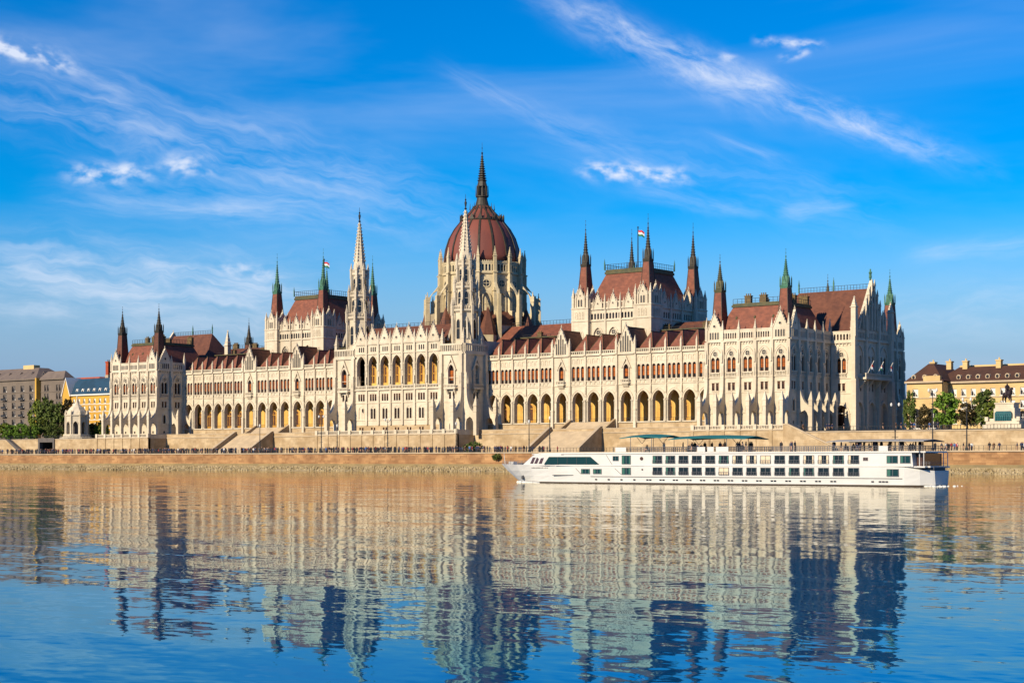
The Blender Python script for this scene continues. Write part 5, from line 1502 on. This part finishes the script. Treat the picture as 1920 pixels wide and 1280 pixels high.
for (px_, py_, h_, rx_, kd, cn, sd, lb) in (
    (-216.5, 4, 7.4, 3.6, 3, 0, 0, 'bright yellow green tree at the very left edge'), (-211.5, 3, 6.6, 3.2, 0, 0, 1, 'low fresh green tree second from the left edge'),
    (-205.5, 3, 6.6, 3.2, 0, 0, 2, 'round low green tree in front of the grey flats'), (-201.0, 7, 16.4, 3.8, 3, .3, 0, 'tall yellow green tree covering the yellow corner of the grey flats'),
    (-196.0, 8, 16.8, 4.6, 1, .25, 1, 'tall dark green tree in the middle of the left clump'), (-189.5, 8, 14.2, 4.6, 1, .15, 2, 'broad dark olive tree left of the white pavilion'),
    (-186.0, 10, 15.6, 3.4, 2, .3, 0, 'brown leaved tree before the left end of the yellow building'), (-196.5, 1, 6.4, 3.4, 0, 0, 0, 'low bright tree under the tall dark green tree'),
    (-183.0, 1, 6.4, 3.0, 1, 0, 1, 'low dark tree beside the steps of the white pavilion'), (-165.0, 5, 6.4, 2.4, 1, .1, 2, 'small dark tree just right of the white pavilion'),
    (-161.0, 5, 7.4, 1.9, 0, .3, 0, 'slim green tree in front of the yellow building'), (-157.0, 4, 7.4, 2.0, 3, .3, 2, 'slim yellowish tree touching the left end of the parliament')):
    tree(px_, py_, h_, rx_, kd, lb, cn, GL, sd)
for (px_, py_, h_, rx_, kd, cn, sd, lb) in (
    (156.0, 8, 9.4, 1.7, 1, .4, 0, 'dark narrow tree close against the right end of the parliament'), (160.4, 7, 6.4, 1.8, 2, .5, 1, 'brown tree in front of the palace arches'),
    (166.6, 6, 8.9, 3.0, 0, .25, 2, 'bright green leafy tree in front of the palace'), (171.6, 7, 6.4, 2.4, 2, .1, 0, 'bronze brown tree right of the bright green tree'),
    (176.0, 7, 9.6, 3.0, 1, .5, 1, 'taller olive dark tree left of the bronze rider'), (179.6, 5, 6.4, 2.4, 3, 0, 1, 'yellow green tree directly beside the bronze rider'),
    (190.5, 9, 6.5, 2.2, 0, 0, 0, 'small green tree at the right edge, beyond the bronze rider')):
    tree(px_, py_, h_ * 1.04, rx_ * 1.22, kd, lb, cn, GR, sd)
# shrubs
def shrub(x, y, z, r, label, kind=1):
    key = ('shrub', kind)
    if key not in TREES: TREES[key] = crown_mesh(77 + kind, 3.0, 4.0, LEAFS[kind])
    o = obj('shrub', TREES[key], None, (x, y, z)); o.scale = (r / 3, r / 3, r / 3); tag(o, label, 'shrub')
shrub(45.0, -30, 4.6, 2.4, 'round dark green shrub on the quay road below the stone tower')
shrub(70.0, -50.4, 2.9, 1.25, 'small dark bush growing on the quay wall just left of the ship bow')

# ================================================================== LAMP POSTS
LAMPG = mat('frosted_lamp_glass', (0.62, 0.60, 0.55), rough=0.4)
def lamp_mesh(h, arms):
    def mk():
        p = MB(); p.rings(0, 0, [(.32, 0), (.3, .5), (.16, .8), (.11, h * .6), (.08, h)], 8, IRON); p.rings(0, 0, [(.1, h * .42), (.22, h * .44), (.1, h * .46)], 8, IRON)
        a = MB(); l = MB()
        for s in ((-1, 1) if arms == 2 else (0,)):
            if s:
                a.tube((0, 0, h * .92), (s * .9, 0, h * .97), .05, IRON, 5); a.tube((0, 0, h * .78), (s * .8, 0, h * .78), .04, IRON, 4)
                a.tube((0, 0, h * .3), (s * .7, 0, h * .3), .06, IRON, 4); l.rings(s * .9, 0, [(.1, h * .97), (.24, h * .97 + .2), (.26, h * .97 + .55), (.05, h * .97 + .8)], 8, LAMPG)
            else:
                l.rings(0, 0, [(.1, h), (.22, h + .2), (.26, h + .6), (.05, h + .9)], 8, LAMPG)
        return p.mesh('post'), (a.mesh('arm') if a.v else None), l.mesh('lantern')
    return cached(('lamp', h, arms), mk)
def lamp(x, y, z, h, arms, label, group):
    o = empty('lamp_post', (x, y, z), label, 'lamp post', group)
    p, a, l = lamp_mesh(h, arms); obj('post', p, o)
    if a: obj('arm', a, o)
    obj('lantern', l, o)
LG = 'lamp posts along the lower quay'
for x, h, arms, lb in ((-22.1, 7.6, 1, 'thin lamp post on the quay at the foot of the left stairs'), (2.9, 10.2, 2, 'tall lamp post on the quay left of the near stone tower wall'),
                       (9.1, 7.2, 1, 'short lamp post right of the first tall one on the quay'), (28.2, 9.0, 2, 'double lamp post before the middle of the river front'),
                       (52.6, 7.2, 1, 'lamp post on the quay before the taller stone tower'), (76.9, 7.4, 1, 'lamp post left of the right hand stairs'), (83.5, 8.2, 1, 'lamp post standing before the right hand stairs'),
                       (177.7, 10.0, 2, 'double bracket lamp post behind the stern of the ship'), (186.4, 13.0, 2, 'tallest double lamp post, at the ship stern'), (194.1, 10.8, 2, 'lamp post with round lantern right of the ship')):
    lamp(x, -46, 5, h, arms, lb, LG)
# ================================================================== FLAGS
FR_ = mat('flag_red', (0.55, 0.03, 0.03)); FW_ = mat('flag_white', (0.8, 0.8, 0.78)); FG_ = mat('flag_green', (0.02, 0.16, 0.06))
def flag(loc, L, Hh, droop, label, cols=None):
    b = MB(); n = 8; cols = cols or (FR_, FW_, FG_)
    for r in range(len(cols)):
        vs = []
        for i in range(n + 1):
            t = i / n
            for k in (0, 1):
                z = -Hh * (r + k) / len(cols) - droop * t * t * L - .12 * math.sin(t * 7)
                vs.append((t * L * .86, .35 * math.sin(t * 8) * t, z))
        fs = [(2 * i, 2 * i + 2, 2 * i + 3, 2 * i + 1) for i in range(n)]
        b.add(vs, fs, cols[r])
    o = obj('flag', b, None, loc, R(8)); tag(o, label, 'flag')
for (px_, py_, pz_), lb in zip(poles, ('red white and green flag on the pole between the green spires at left', 'red white and green flag on the pole between the dark red spires at right')):
    flag((px_ + .2, py_, pz_ - .4), 2.0, 1.75, .35, lb)
for i, u in enumerate((5.0, 10.6, 16.2)):
    p = MB(); p.tube((0, 0, 0), (2.0, 0, 3.6), .07, WHITE, 5); part('flagstaff', p, (140.6, 10.4 + u, 25.2))
    flag((141.9, 10.4 + u, 28.0), .5, 1.3, 1.1, 'red and white flag hanging from the balcony of the end front, ' + ('nearest to the river', 'middle of three', 'farthest from the river')[i], (FR_, FW_, FG_) if i == 1 else (FR_, FW_))
# ================================================================== PEOPLE
SKIN = mat('skin', (0.45, 0.25, 0.16)); HAIR = mat('dark_hair', (0.03, 0.02, 0.015))
TROUS = mat('dark_trousers', (0.025, 0.027, 0.035)); JEANS = mat('blue_jeans', (0.05, 0.07, 0.13))
CLOTH = {'black': mat('black_cloth', (0.02, 0.02, 0.023)), 'navy blue': mat('navy_cloth', (0.025, 0.032, 0.075)), 'red': mat('red_cloth', (0.32, 0.04, 0.045)),
         'white': mat('white_cloth', (0.62, 0.6, 0.56)), 'grey': mat('grey_cloth', (0.10, 0.10, 0.11)), 'brown': mat('brown_cloth', (0.12, 0.06, 0.03)), 'blue': mat('blue_cloth', (0.06, 0.13, 0.32))}
def person_mesh(pose, cloth):
    if pose == 'stand':
        legs = [((-.09, 0, .9), (-.1, .01, .48), (-.11, 0, .08), (-.12, -.12, .03)), ((.09, 0, .9), (.11, .01, .48), (.12, 0, .08), (.14, -.12, .03))]
        arms = [((-.2, 0, 1.42), (-.26, .02, 1.13), (-.22, -.08, .86)), ((.2, 0, 1.42), (.27, .03, 1.13), (.23, -.06, .86))]
    elif pose == 'walk':
        legs = [((-.09, 0, .9), (-.1, -.16, .5), (-.1, -.22, .09), (-.1, -.35, .04)), ((.09, 0, .9), (.1, .06, .5), (.1, .3, .14), (.1, .24, .03))]
        arms = [((-.2, 0, 1.42), (-.25, .13, 1.15), (-.22, .12, .9)), ((.2, 0, 1.42), (.25, -.12, 1.15), (.22, -.26, .95))]
    else:                                     # sitting on a chair
        legs = [((-.1, 0, .5), (-.13, -.42, .5), (-.13, -.4, .09), (-.13, -.54, .03)), ((.1, 0, .5), (.13, -.42, .5), (.13, -.4, .09), (.13, -.54, .03))]
        arms = [((-.2, 0, 1.02), (-.25, -.05, .74), (-.16, -.3, .62)), ((.2, 0, 1.02), (.25, -.05, .74), (.16, -.3, .62))]
    b = 0 if pose != 'sit' else -.4
    v = [(0, 0, .95 + b), (0, 0, 1.2 + b), (0, 0, 1.42 + b), (0, -.01, 1.52 + b), (0, -.02, 1.63 + b), (0, -.02, 1.72 + b)]
    e = [(0, 1), (1, 2), (2, 3), (3, 4), (4, 5)]; r = [(.16, .12), (.15, .11), (.19, .11), .06, (.095, .105), .07]
    for ch, rr in [(legs[0], (.1, .075, .05, .045)), (legs[1], (.1, .075, .05, .045)), (arms[0], (.065, .05, .04)), (arms[1], (.065, .05, .04))]:
        prev = 0 if ch in legs else 2
        for p, q in zip(ch, rr): v.append(p); e.append((prev, len(v) - 1)); r.append(q); prev = len(v) - 1
    def mf(c):
        if c.z > 1.64 + b and (c.y > -.03 or c.z > 1.7 + b): return HAIR
        if c.z > 1.5 + b: return SKIN
        if abs(c.x) > .17 and c.z < .95 + b * .8: return SKIN
        if c.z < (.93 + b if pose != 'sit' else .58): return JEANS if cloth in ('white', 'blue') else TROUS
        return CLOTH[cloth]
    return skin('person', v, e, r, mf, 0)
PM = {}
def person(x, y, z, pose, cloth, rot, label, group, sc=1.0):
    k = (pose, cloth)
    if k not in PM: PM[k] = person_mesh(*k)
    o = obj('person', PM[k], None, (x, y, z), rot); o.scale = (sc, sc, sc)
    tag(o, label, 'person', group)
wts = ['black'] * 9 + ['navy blue'] * 7 + ['grey'] * 4 + ['brown'] * 3 + ['blue'] * 2 + ['white'] * 2 + ['red'] * 2
for i in range(262):
    t = (i + rnd.uniform(-.8, .8)) / 262
    x = -153 + t * 226
    if i % 9 == 0: x += rnd.uniform(-3, 3)
    cl = rnd.choice(wts)
    if -125 < x < -104 and rnd.random() < .4: cl = 'red'
    pose = rnd.choice(('stand', 'stand', 'walk'))
    zone = next(z for lim, z in ((-115, 'at the far left near the underpass'), (-92, 'left of the parliament'), (-65, 'below the left end block'), (-43, 'below the left arcade'),
        (-15, 'near the left stairs'), (9, 'right of the left stairs'), (18, 'below the thinner stone spire'), (47, 'below the middle of the river front'), (66, 'below the taller stone spire'), (999, 'behind the bow of the ship')) if x < lim)
    person(x, rnd.uniform(-48.4, -41), 5.0, pose, cl, rnd.choice((0, 0, 90, -90, 180)) * math.pi / 180 + rnd.uniform(-.4, .4),
           '%s person in %s clothes on the quay, %s' % ({'stand': 'standing', 'walk': 'walking'}[pose], cl, zone), 'crowd along the lower quay', rnd.uniform(.93, 1.07))
for i in range(24):
    x = rnd.choice((rnd.uniform(187, 193.5), rnd.uniform(195, 209))); cl = rnd.choice(wts + ['white'] * 5)
    pose = rnd.choice(('stand', 'walk', 'walk'))
    person(x, rnd.uniform(-47, -40), 5.0, pose, cl, rnd.uniform(0, 6.28), 'small %s person in %s clothes on the quay right of the ship' % ({'stand': 'standing', 'walk': 'walking'}[pose], cl), 'people on the quay right of the ship', rnd.uniform(.95, 1.05))
for i in range(14):
    x = rnd.uniform(138, 176); person(x, -14.5, ZT, 'walk', rnd.choice(wts), rnd.choice((R(90), R(-90))), 'small person walking behind the iron railing at the end of the parliament', 'people behind the street railing')

m = MB()
for i in range(330):
    x = rnd.uniform(-153, 73); y = rnd.uniform(-40, -27); c = CLOTH[rnd.choice(['black'] * 5 + ['navy blue'] * 4 + ['grey', 'brown', 'red'])]; hh = rnd.uniform(.93, 1.08)
    m.rings(x, y, [(.13, 5.0), (.16, 5.0 + .85 * hh)], 5, TROUS); m.rings(x, y, [(.17, 5 + .85 * hh), (.23, 5 + 1.38 * hh), (.08, 5 + 1.5 * hh)], 6, c); m.rings(x, y, [(.06, 5 + 1.48 * hh), (.11, 5 + 1.6 * hh), (.05, 5 + 1.74 * hh)], 6, HAIR)
o = obj('crowd', m); o['kind'] = 'stuff'; tag(o, 'dark mass of people farther back on the lower quay', 'crowd')
# ================================================================== THE RIVER SHIP
SHIPW = mat('white_ship_paint', (0.62, 0.60, 0.55), (0.56, 0.54, 0.495), 0.3, 0.35, spec=0.5)
SHIPB = mat('dark_boot_topping', (0.05, 0.035, 0.022)); TEALG = mat('teal_ship_glass', (0.006, 0.034, 0.038), rough=0.1, spec=0.4); TEALC = mat('teal_canvas', (0.02, 0.16, 0.16), (0.015, 0.12, 0.12), 0.6, 0.8)
BLUEG = mat('dark_cabin_glass', (0.007, 0.016, 0.022), rough=0.1, spec=0.4); GREYP = mat('grey_ship_paint', (0.13, 0.13, 0.14)); STRIPE = mat('dark_grey_stripe', (0.06, 0.06, 0.065)); AWN = mat('grey_awning_canvas', (0.32, 0.30, 0.27)); CURT = mat('cream_curtain', (0.62, 0.50, 0.34)); BROWNG = mat('brown_wheelhouse_glass', (0.07, 0.035, 0.025), rough=0.1, spec=0.6); GCURT = mat('green_curtain', (0.03, 0.11, 0.085))
SB = Vector((230, -207.6, 0))
S = empty('river_cruise_ship', SB, 'long white river cruise ship with two rows of cabin windows and teal sun canopies', 'ship')
def sp(name, data, loc=(0, 0, 0), rot=0.0, **kw): return obj(name, data, S, tuple(Vector(loc) - SB), rot, **kw)
YS, YP = -211.2, -204.2; YC = (YS + YP) / 2; HW = (YP - YS) / 2
h = MB(); boot = MB(); stripe = MB()
st = [(196.6, .12, .05, 2.45), (198.0, .9, .25, 2.4), (200.5, 1.9, 1.1, 2.36), (203.5, 2.75, 2.2, 2.33), (207, 3.3, 3.05, 2.3), (211, HW, HW - .08, 2.3), (250, HW, HW - .05, 2.3), (255.8, HW, HW - .1, 2.15), (257.4, HW - .5, HW - .8, 1.9), (258.7, HW - 1.5, HW - 1.9, 1.75)]
def hull(bm, z0f, z1f, m, grow=0.0):
    vs = []
    for i, (x, wt, wb, zt) in enumerate(st):
        za, zb = z0f(zt), z1f(zt)
        for sg in (-1, 1):
            for z in (za, zb):
                t = max(0, min(1, (z + .2) / 2.5)); wd = wb + (wt - wb) * t ** .8 + grow
                dxr = (1 - t) * (3.4 if i == 0 else 2.3 if i == 1 else 1.1 if i == 2 else .4 if i == 3 else 0)
                vs.append((x + dxr - (grow if i == 0 else 0), YC + sg * wd, z))
    fs = []
    for i in range(len(st) - 1):
        a, b_ = i * 4, (i + 1) * 4
        fs += [(a, b_, b_ + 1, a + 1), (a + 2, a + 3, b_ + 3, b_ + 2), (a + 1, b_ + 1, b_ + 3, a + 3)]
    fs += [(0, 1, 3, 2), ((len(st) - 1) * 4, (len(st) - 1) * 4 + 2, (len(st) - 1) * 4 + 3, (len(st) - 1) * 4 + 1)]
    bm.add(vs, fs, m)
for z0, z1 in ((.12, .9), (.9, 1.55), (1.55, 2.35)):
    hull(h, lambda zt, z0=z0: min(z0, zt * .95), lambda zt, z1=z1: min(z1, zt) if z1 < 2.3 else zt, SHIPW)
sp('hull', h)
hull(boot, lambda zt: -.6, lambda zt: .14, SHIPB, .02); sp('boot_topping', boot)
m = MB(); m.box(213.5, 255.6, YS - .03, YP + .03, .84, .90, STRIPE); sp('rubbing_strake', m)
m = MB(); m.box(207.5, 210.8, YS - .0, YS + .3, .98, 1.05, STRIPE); sp('bow_mark', m)
m = MB(); m.rings(0, 0, [(.34, -.05), (.34, .05)], 10, STRIPE); o = sp('anchor_pocket', m, (201.25, YC - 1.55, .72)); o.rotation_euler = (R(80), 0, R(-28))
# superstructure
x0, x1 = 207.2, 258.6
m = MB(); m.extx([(0, 0)], 0, 0, SHIPW) if False else None
sup = MB()
def bow_hw(x, z):
    """half width of the wheelhouse front, narrowing towards the bow"""
    t = max(0, min(1, (x - 201.0) / 5.4))
    return 1.35 + 2.12 * t ** .75 - .06 * (z - 2.25)
bl = [(201.0, 203.1), (202.6, 203.9), (204.6, 205.2), (206.6, 206.7), (208.7, 208.7), (209.7, 209.7)]
vs = []
for xb_, xt_ in bl:
    for sg in (-1, 1): vs += [(xb_, YC + sg * bow_hw(xb_, 2.25), 2.25), (xt_, YC + sg * bow_hw(xb_ + .3, 3.72), 3.74)]
sup.add(vs, [(0, 1, 3, 2)] + [f for i in range(5) for f in ((4 * i, 4 * i + 4, 4 * i + 5, 4 * i + 1), (4 * i + 2, 4 * i + 3, 4 * i + 7, 4 * i + 6), (4 * i + 1, 4 * i + 5, 4 * i + 7, 4 * i + 3))], SHIPW)
sup.ext([(208.5, 2.2), (256.9, 2.2), (256.7, 3.84), (209.5, 3.84)], YS + .0, YP - .0, SHIPW)
sp('superstructure', sup)
m = MB(); m.ext([(203.0, 3.68), (203.2, 3.78), (206, 3.88), (206, 3.73)], YC - 2.0, YC + 2.0, SHIPW); m.ext([(204.9, 3.73), (204.9, 3.885), (209.2, 3.92), (209.2, 3.74)], YC - 2.95, YC + 2.95, SHIPW); m.ext([(208.8, 3.72), (209.4, 3.93), (257.6, 3.96), (257.6, 3.80)], YS - .12, YP + .12, SHIPW); sp('sun_deck', m)
m = MB(); m.box(208.0, 256.6, YS - .06, YS + .05, 2.22, 2.32, SHIPW); m.box(208, 256.6, YP - .05, YP + .06, 2.22, 2.32, SHIPW); sp('deck_edge', m)
def swin(name, xa, xb, za, zb, glass, frame=GREYP, y=YS, panes=2, slant=0, curtain=None, rail=False):
    f = MB(); t = .06
    W = xb - xa; Hh = zb - za
    f.box(0, W, -.05, .0, 0, t, frame); f.box(0, W, -.05, .0, Hh - t, Hh, frame); f.box(0, t, -.05, 0, t, Hh - t, frame); f.box(W - t, W, -.05, 0, t, Hh - t, frame)
    for k in range(1, panes): f.box(W * k / panes - .025, W * k / panes + .025, -.04, 0, t, Hh - t, frame)
    if rail:
        f.box(0, W, -.14, -.11, Hh * .40, Hh * .40 + .03, frame); f.box(0, W, -.14, -.11, Hh * .2, Hh * .2 + .02, frame)
        for k in range(5): f.box(W * k / 4 - .012, W * k / 4 + .012, -.14, -.11, 0, Hh * .4, frame)
    p = MB(); p.quad((t, -.012, t), (W - t, -.012, t), (W - t, -.012, Hh - t), (t, -.012, Hh - t), glass)
    k = ('sw', round(W, 2), round(Hh, 2), glass.name, panes, rail)
    fm, pm = cached(k, lambda: (f.mesh(name), p.mesh('pane')))
    o = sp(name, fm, (xa, y - .005, za)); obj('pane', pm, o)
    if curtain:
        a = rnd.uniform(.12, .3) * W; c = MB(); c.box(t, t + a, -.02, -.014, t, Hh - t, curtain); obj('curtain', c, o)
        if rnd.random() < .6: c = MB(); c.box(W - t - a * .7, W - t, -.02, -.014, t, Hh - t, curtain); obj('curtain', c, o)
xs = [XF + i * (XL - XF) / 14 for XF, XL in ((222.83, 249.05),) for i in range(15)]
for i, x in enumerate(xs):
    W = 1.36
    gt, gl = BLUEG, BLUEG
    if i == 8: gt = CURT
    if i == 5: gl = CURT
    swin('cabin_window', x, x + W, 2.52, 3.52, gt, rail=True, curtain=rnd.choice((GCURT, None, GCURT, CURT)) if gt is not CURT else None)
    swin('cabin_window', x, x + W, 1.13, 2.08, gl, rail=True, curtain=rnd.choice((GCURT, None, GCURT, None)) if gl is not CURT else None)
for xa, xb in ((253.75, 255.1), (255.35, 256.6)): swin('saloon_window', xa, xb, 2.58, 3.46, TEALG, curtain=GCURT)
swin('saloon_window', 253.75, 255.2, 1.1, 1.95, TEALG, curtain=GCURT)
swin('small_window', 250.9, 251.5, 2.88, 3.26, BROWNG)
for xa, xb in ((212.05, 213.4), (213.9, 215.2)): swin('lounge_window', xa, xb, 1.2, 1.84, TEALG, curtain=GCURT)
swin('small_window', 216.9, 217.8, 2.85, 3.48, TEALG)
for za, zb in ((1.12, 2.02), (2.42, 3.55)): swin('entrance_door', 218.25, 219.6, za, zb, TEALG, curtain=GCURT)
m = MB(); m.tube((217.2, YS - .02, 1.9), (218.2, YS - .02, 1.12), .03, GREYP, 4); m.tube((215.9, YS - .02, 3.6), (216.8, YS - .02, 2.4), .03, GREYP, 4); m.box(216.6, 221.5, YS - .05, YS - .01, 2.2, 2.26, GREYP); m.tube((211.2, YS - .02, 1.9), (212.0, YS - .02, 1.2), .03, GREYP, 4); sp('gangway_trim', m)
m = MB(); n = 10; m.ext([(221.2 + .23 * math.cos(2 * math.pi * k / n), 3.15 + .23 * math.sin(2 * math.pi * k / n)) for k in range(n)], YS - .07, YS - .01, BROWNG); sp('lifebuoy', m)
m = MB(); m.ext([(221.3 + .12 * math.cos(2 * math.pi * k / n), 1.78 + .1 * math.sin(2 * math.pi * k / n)) for k in range(n)], YS - .06, YS - .01, BROWNG); sp('deck_lamp', m)
# long slanted lounge window, wheelhouse panes
m = MB(); m.ext([(204.95, 2.42), (214.9, 2.42), (213.4, 3.36), (206.0, 3.36)], YS - .03 + .30, YS + .34, TEALG)
lw = m; ly = YS
m2 = MB(); m2.ext([(206.2, 2.40), (214.85, 2.40), (213.5, 3.38), (207.0, 3.38)], YS - .06, YS + .3, TEALG)
o = sp('panorama_window', m2)
fr_ = MB()
for x in (208.4, 209.9, 211.4, 212.9): fr_.box(x - .025, x + .025, YS - .08, YS - .05, 2.4, 3.38, STRIPE)
obj('mullion', fr_, o, tuple(-SB + SB))
for xa in (203.1, 204.0, 204.95):
    p = MB(); q = [(xa, 2.5), (xa + .62, 2.5), (xa + .62 + .42, 3.3), (xa + .42, 3.3)]
    def on_side(x, z, o): return (x, YC - bow_hw(x - (z - 2.25) * .38, z) - o, z)
    A = [on_side(x, z, .05) for x, z in q]; Bk = [on_side(x, z, -.1) for x, z in q]
    p.add(A + Bk, [(0, 1, 2, 3), (0, 4, 5, 1), (1, 5, 6, 2), (2, 6, 7, 3), (3, 7, 4, 0)], BROWNG); sp('wheelhouse_window', p)
# portholes in pairs
for i in range(18):
    x = 213.9 + i * 1.92
    for d in ((0, .42) if i > 3 else (0,)):
        p = MB(); p.box(0, .3, -.03, 0, 0, .16, STRIPE); p.box(.03, .27, -.035, -.03, .025, .135, BLUEG); sp('porthole', cached('porth', lambda: p.mesh('porthole')), (x + d + .3, YS - .0, .42))
for k, x in enumerate((248.3, 249.2, 249.6, 250.0)):
    p = MB(); p.box(0, .3, -.03, 0, 0, .17, STRIPE); sp('vent', cached('ventm', lambda: p.mesh('vent')), (x + 3.6, YS, .42))
# worn name lettering on the bow, too blurred in the photograph to read
m = MB()
for k in range(11):
    x = 203.6 + k * .28; wx = 2.75 + (3.3 - 2.75) * min(1, (x - 203.5) / 3.5) - .07
    m.box(x, x + rnd.uniform(.1, .2), YC - wx - .06, YC - wx + .3, 1.9, 1.9 + rnd.uniform(.06, .13), STRIPE)
sp('bow_lettering', m)
# open stern decks
m = MB()
m.ext([(256, 2.12), (258.5, 2.12), (258.5, 2.28), (256, 2.28)], YS + .9, YP - 1.4, SHIPW); m.box(256, 258.2, YS + .15, YP - .15, 2.1, 2.26, SHIPW); m.box(257.2, 258.2, YS + .3, YP - .9, 3.78, 3.95, SHIPW)
sp('stern_deck', m)
m = MB()
for x in (257.5, 258.0):
    for y in (YS + .3, YP - .3): m.tube((x, y, 2.2), (x, y, 3.8), .05, SHIPW, 5)
m.box(257.0, 258.2, YS + 1.4, YP - 1.4, 1.2, 2.1, GREYP); m.box(256.9, 257.6, YS + 1, YP - 1, 2.3, 3.7, BROWNG)
sp('stern_posts', m)
def shiprail(xa, xb, y, z, hgt, step, name='deck_railing', close=None):
    b = MB(); n = max(1, int((xb - xa) / step))
    for i in range(n + 1):
        x = xa + (xb - xa) * i / n; b.box(x - .018, x + .018, y - .018, y + .018, z, z + hgt, GREYP)
    for k in (.33, .66, 1.0): b.box(xa, xb, y - .015, y + .015, z + hgt * k - .02, z + hgt * k + .015, GREYP)
    if close: 
        for y0, y1, x in close:
            for k in (.33, .66, 1.0): b.box(x - .015, x + .015, y0, y1, z + hgt * k - .02, z + hgt * k + .015, GREYP)
    sp(name, b)
shiprail(216.8, 258.0, YS + .35, 3.95, .62, .3, close=[(YS + .3, YP - .9, 258.0), (YS, YP, 216.8)]); shiprail(216.8, 257.5, YP - .35, 3.95, .62, .3)
shiprail(257.2, 258.4, YS + 1.0, 2.28, .5, .3, 'stern_railing', [(YS + .9, YP - 1.5, 258.4)]); shiprail(197.4, 202.5, YC - .9, 2.36, .5, .6, 'bow_railing')
shiprail(257.4, 258.6, YS + 1.6, 1.8, .4, .3, 'stern_railing', [(YS + 1.6, YP - 1.6, 258.6)])
m = MB(); m.tube((197.1, YC, 2.4), (196.9, YC, 3.9), .05, SHIPW, 5, .02); m.box(198, 198.8, YC - .4, YC + .4, 2.3, 2.75, SHIPW); m.box(199.4, 200.2, YC - .3, YC + .3, 2.3, 2.6, GREYP); sp('bow_mast', m)
# canvas strips hung on the railing, boxes on deck
for xa, xb in ((217.3, 218.9), (229.2, 230.3), (230.6, 231.5), (231.8, 233.5), (252.8, 253.9)):
    m = MB(); m.box(xa, xb, YS - .04, YS - .0, 3.98, 4.55, SHIPW); sp('railing_screen', m)
# canopies
def canopy(xa, xb, z, sag, mtl, hipped):
    c = MB(); n = 12; vs = []
    for i in range(n + 1):
        t = i / n; x = xa + (xb - xa) * t
        zz = z + sag * math.sin(math.pi * t)
        vs += [(x, YS + .7, zz - .22), (x, YC, zz + (.12 if hipped else 0)), (x, YP - .7, zz - .22), (x, YS + .7, zz - .30), (x, YP - .7, zz - .30)]
    fs = []
    for i in range(n):
        a, b_ = i * 5, (i + 1) * 5
        fs += [(a, b_, b_ + 1, a + 1), (a + 1, b_ + 1, b_ + 2, a + 2), (a, a + 3, b_ + 3, b_), (a + 2, b_ + 2, b_ + 4, a + 4)]
    c.add(vs, fs, mtl)
    o = sp('sun_canopy', c)
    k = max(2, int((xb - xa) / 4.5))
    for i in range(k):
        x = xa + (xb - xa) * (i + .5) / k
        for y in (YS + .9, YP - .9):
            p = MB(); p.tube((x, y, 3.95), (x, y, z), .04, GREYP, 5); obj('canopy_post', p, o)
        for q in (-.8, .8):
            p = MB(); p.tube((x + q, YC, z - .05), (x, YC, z - .9), .03, GREYP, 4); obj('canopy_strut', p, o)
canopy(217.4, 223.6, 5.95, .18, TEALC, True); canopy(224.6, 235.4, 5.75, .16, TEALC, True); canopy(246.0, 257.8, 5.32, .04, AWN, False)
# deck furniture and passengers
k = 0
for i in range(58):
    r_ = rnd.random()
    if r_ < .34: x = rnd.uniform(225.8, 236)
    elif r_ < .74: x = rnd.uniform(247.5, 258)
    else: x = rnd.uniform(218.5, 246)
    y = rnd.uniform(YS + .5, YP - .6); pose = 'sit' if rnd.random() < .4 else 'stand'
    z = 3.96
    cl = rnd.choice(['black'] * 6 + ['navy blue'] * 4 + ['grey', 'white', 'brown'])
    where = 'under the teal canopies' if r_ < .34 else 'under the grey awning' if r_ < .74 else 'on the open middle deck'
    person(x, y, z, pose, cl, rnd.uniform(0, 6.28), '%s passenger in %s clothes %s of the river ship' % ('seated' if pose == 'sit' else 'standing', cl, where), 'passengers on the sun deck of the ship', .72)
    if pose == 'sit':
        def mk():
            c = MB(); c.box(-.2, .2, -.2, .2, .26, .30, GREYP); c.box(-.2, .2, .16, .2, .3, .66, GREYP)
            for a in (-.17, .17):
                for b_ in (-.17, .17): c.tube((a, b_, 0), (a, b_, .28), .02, GREYP, 4)
            return c.mesh('deck_chair')
        o = obj('deck_chair', cached('chair', mk), None, (x, y, z), 0); tag(o, 'small grey deck chair with a seated passenger ' + where + ' of the ship', 'chair', 'deck chairs on the ship')
S.scale = (1.019, 1, 1); S.location.x = 230.95
# wake: broken foam behind the stern and at the bow
FOAM = mat('white_foam', (0.62, 0.62, 0.58), rough=0.7)
f = MB()
for i in range(60):
    t = rnd.random() ** 2.2; x = 258.6 + t * 4; sp_ = .5 + t * 2.2
    y = YS + 2.6 + rnd.gauss(0, sp_ * 1.2); a = rnd.uniform(.1, .55) * (1 - .5 * t); bq = rnd.uniform(.03, .14)
    f.rings(x, y, [(a, -.02), (a * .6, .05 + bq * .5), (.02, .06 + bq * .6)], 5, FOAM, rnd.random() * 6)
for i in range(50):
    t = rnd.random(); f.rings(200.9 + t * 5, YS + .9 - 1.1 * t + rnd.gauss(0, .12) + (1 - t) * 1.1, [(.22, -.02), (.12, .06 + .12 * (1 - t)), (.02, .1)], 5, FOAM, rnd.random() * 6)
o = structure('wake_foam', f); o['kind'] = 'stuff'
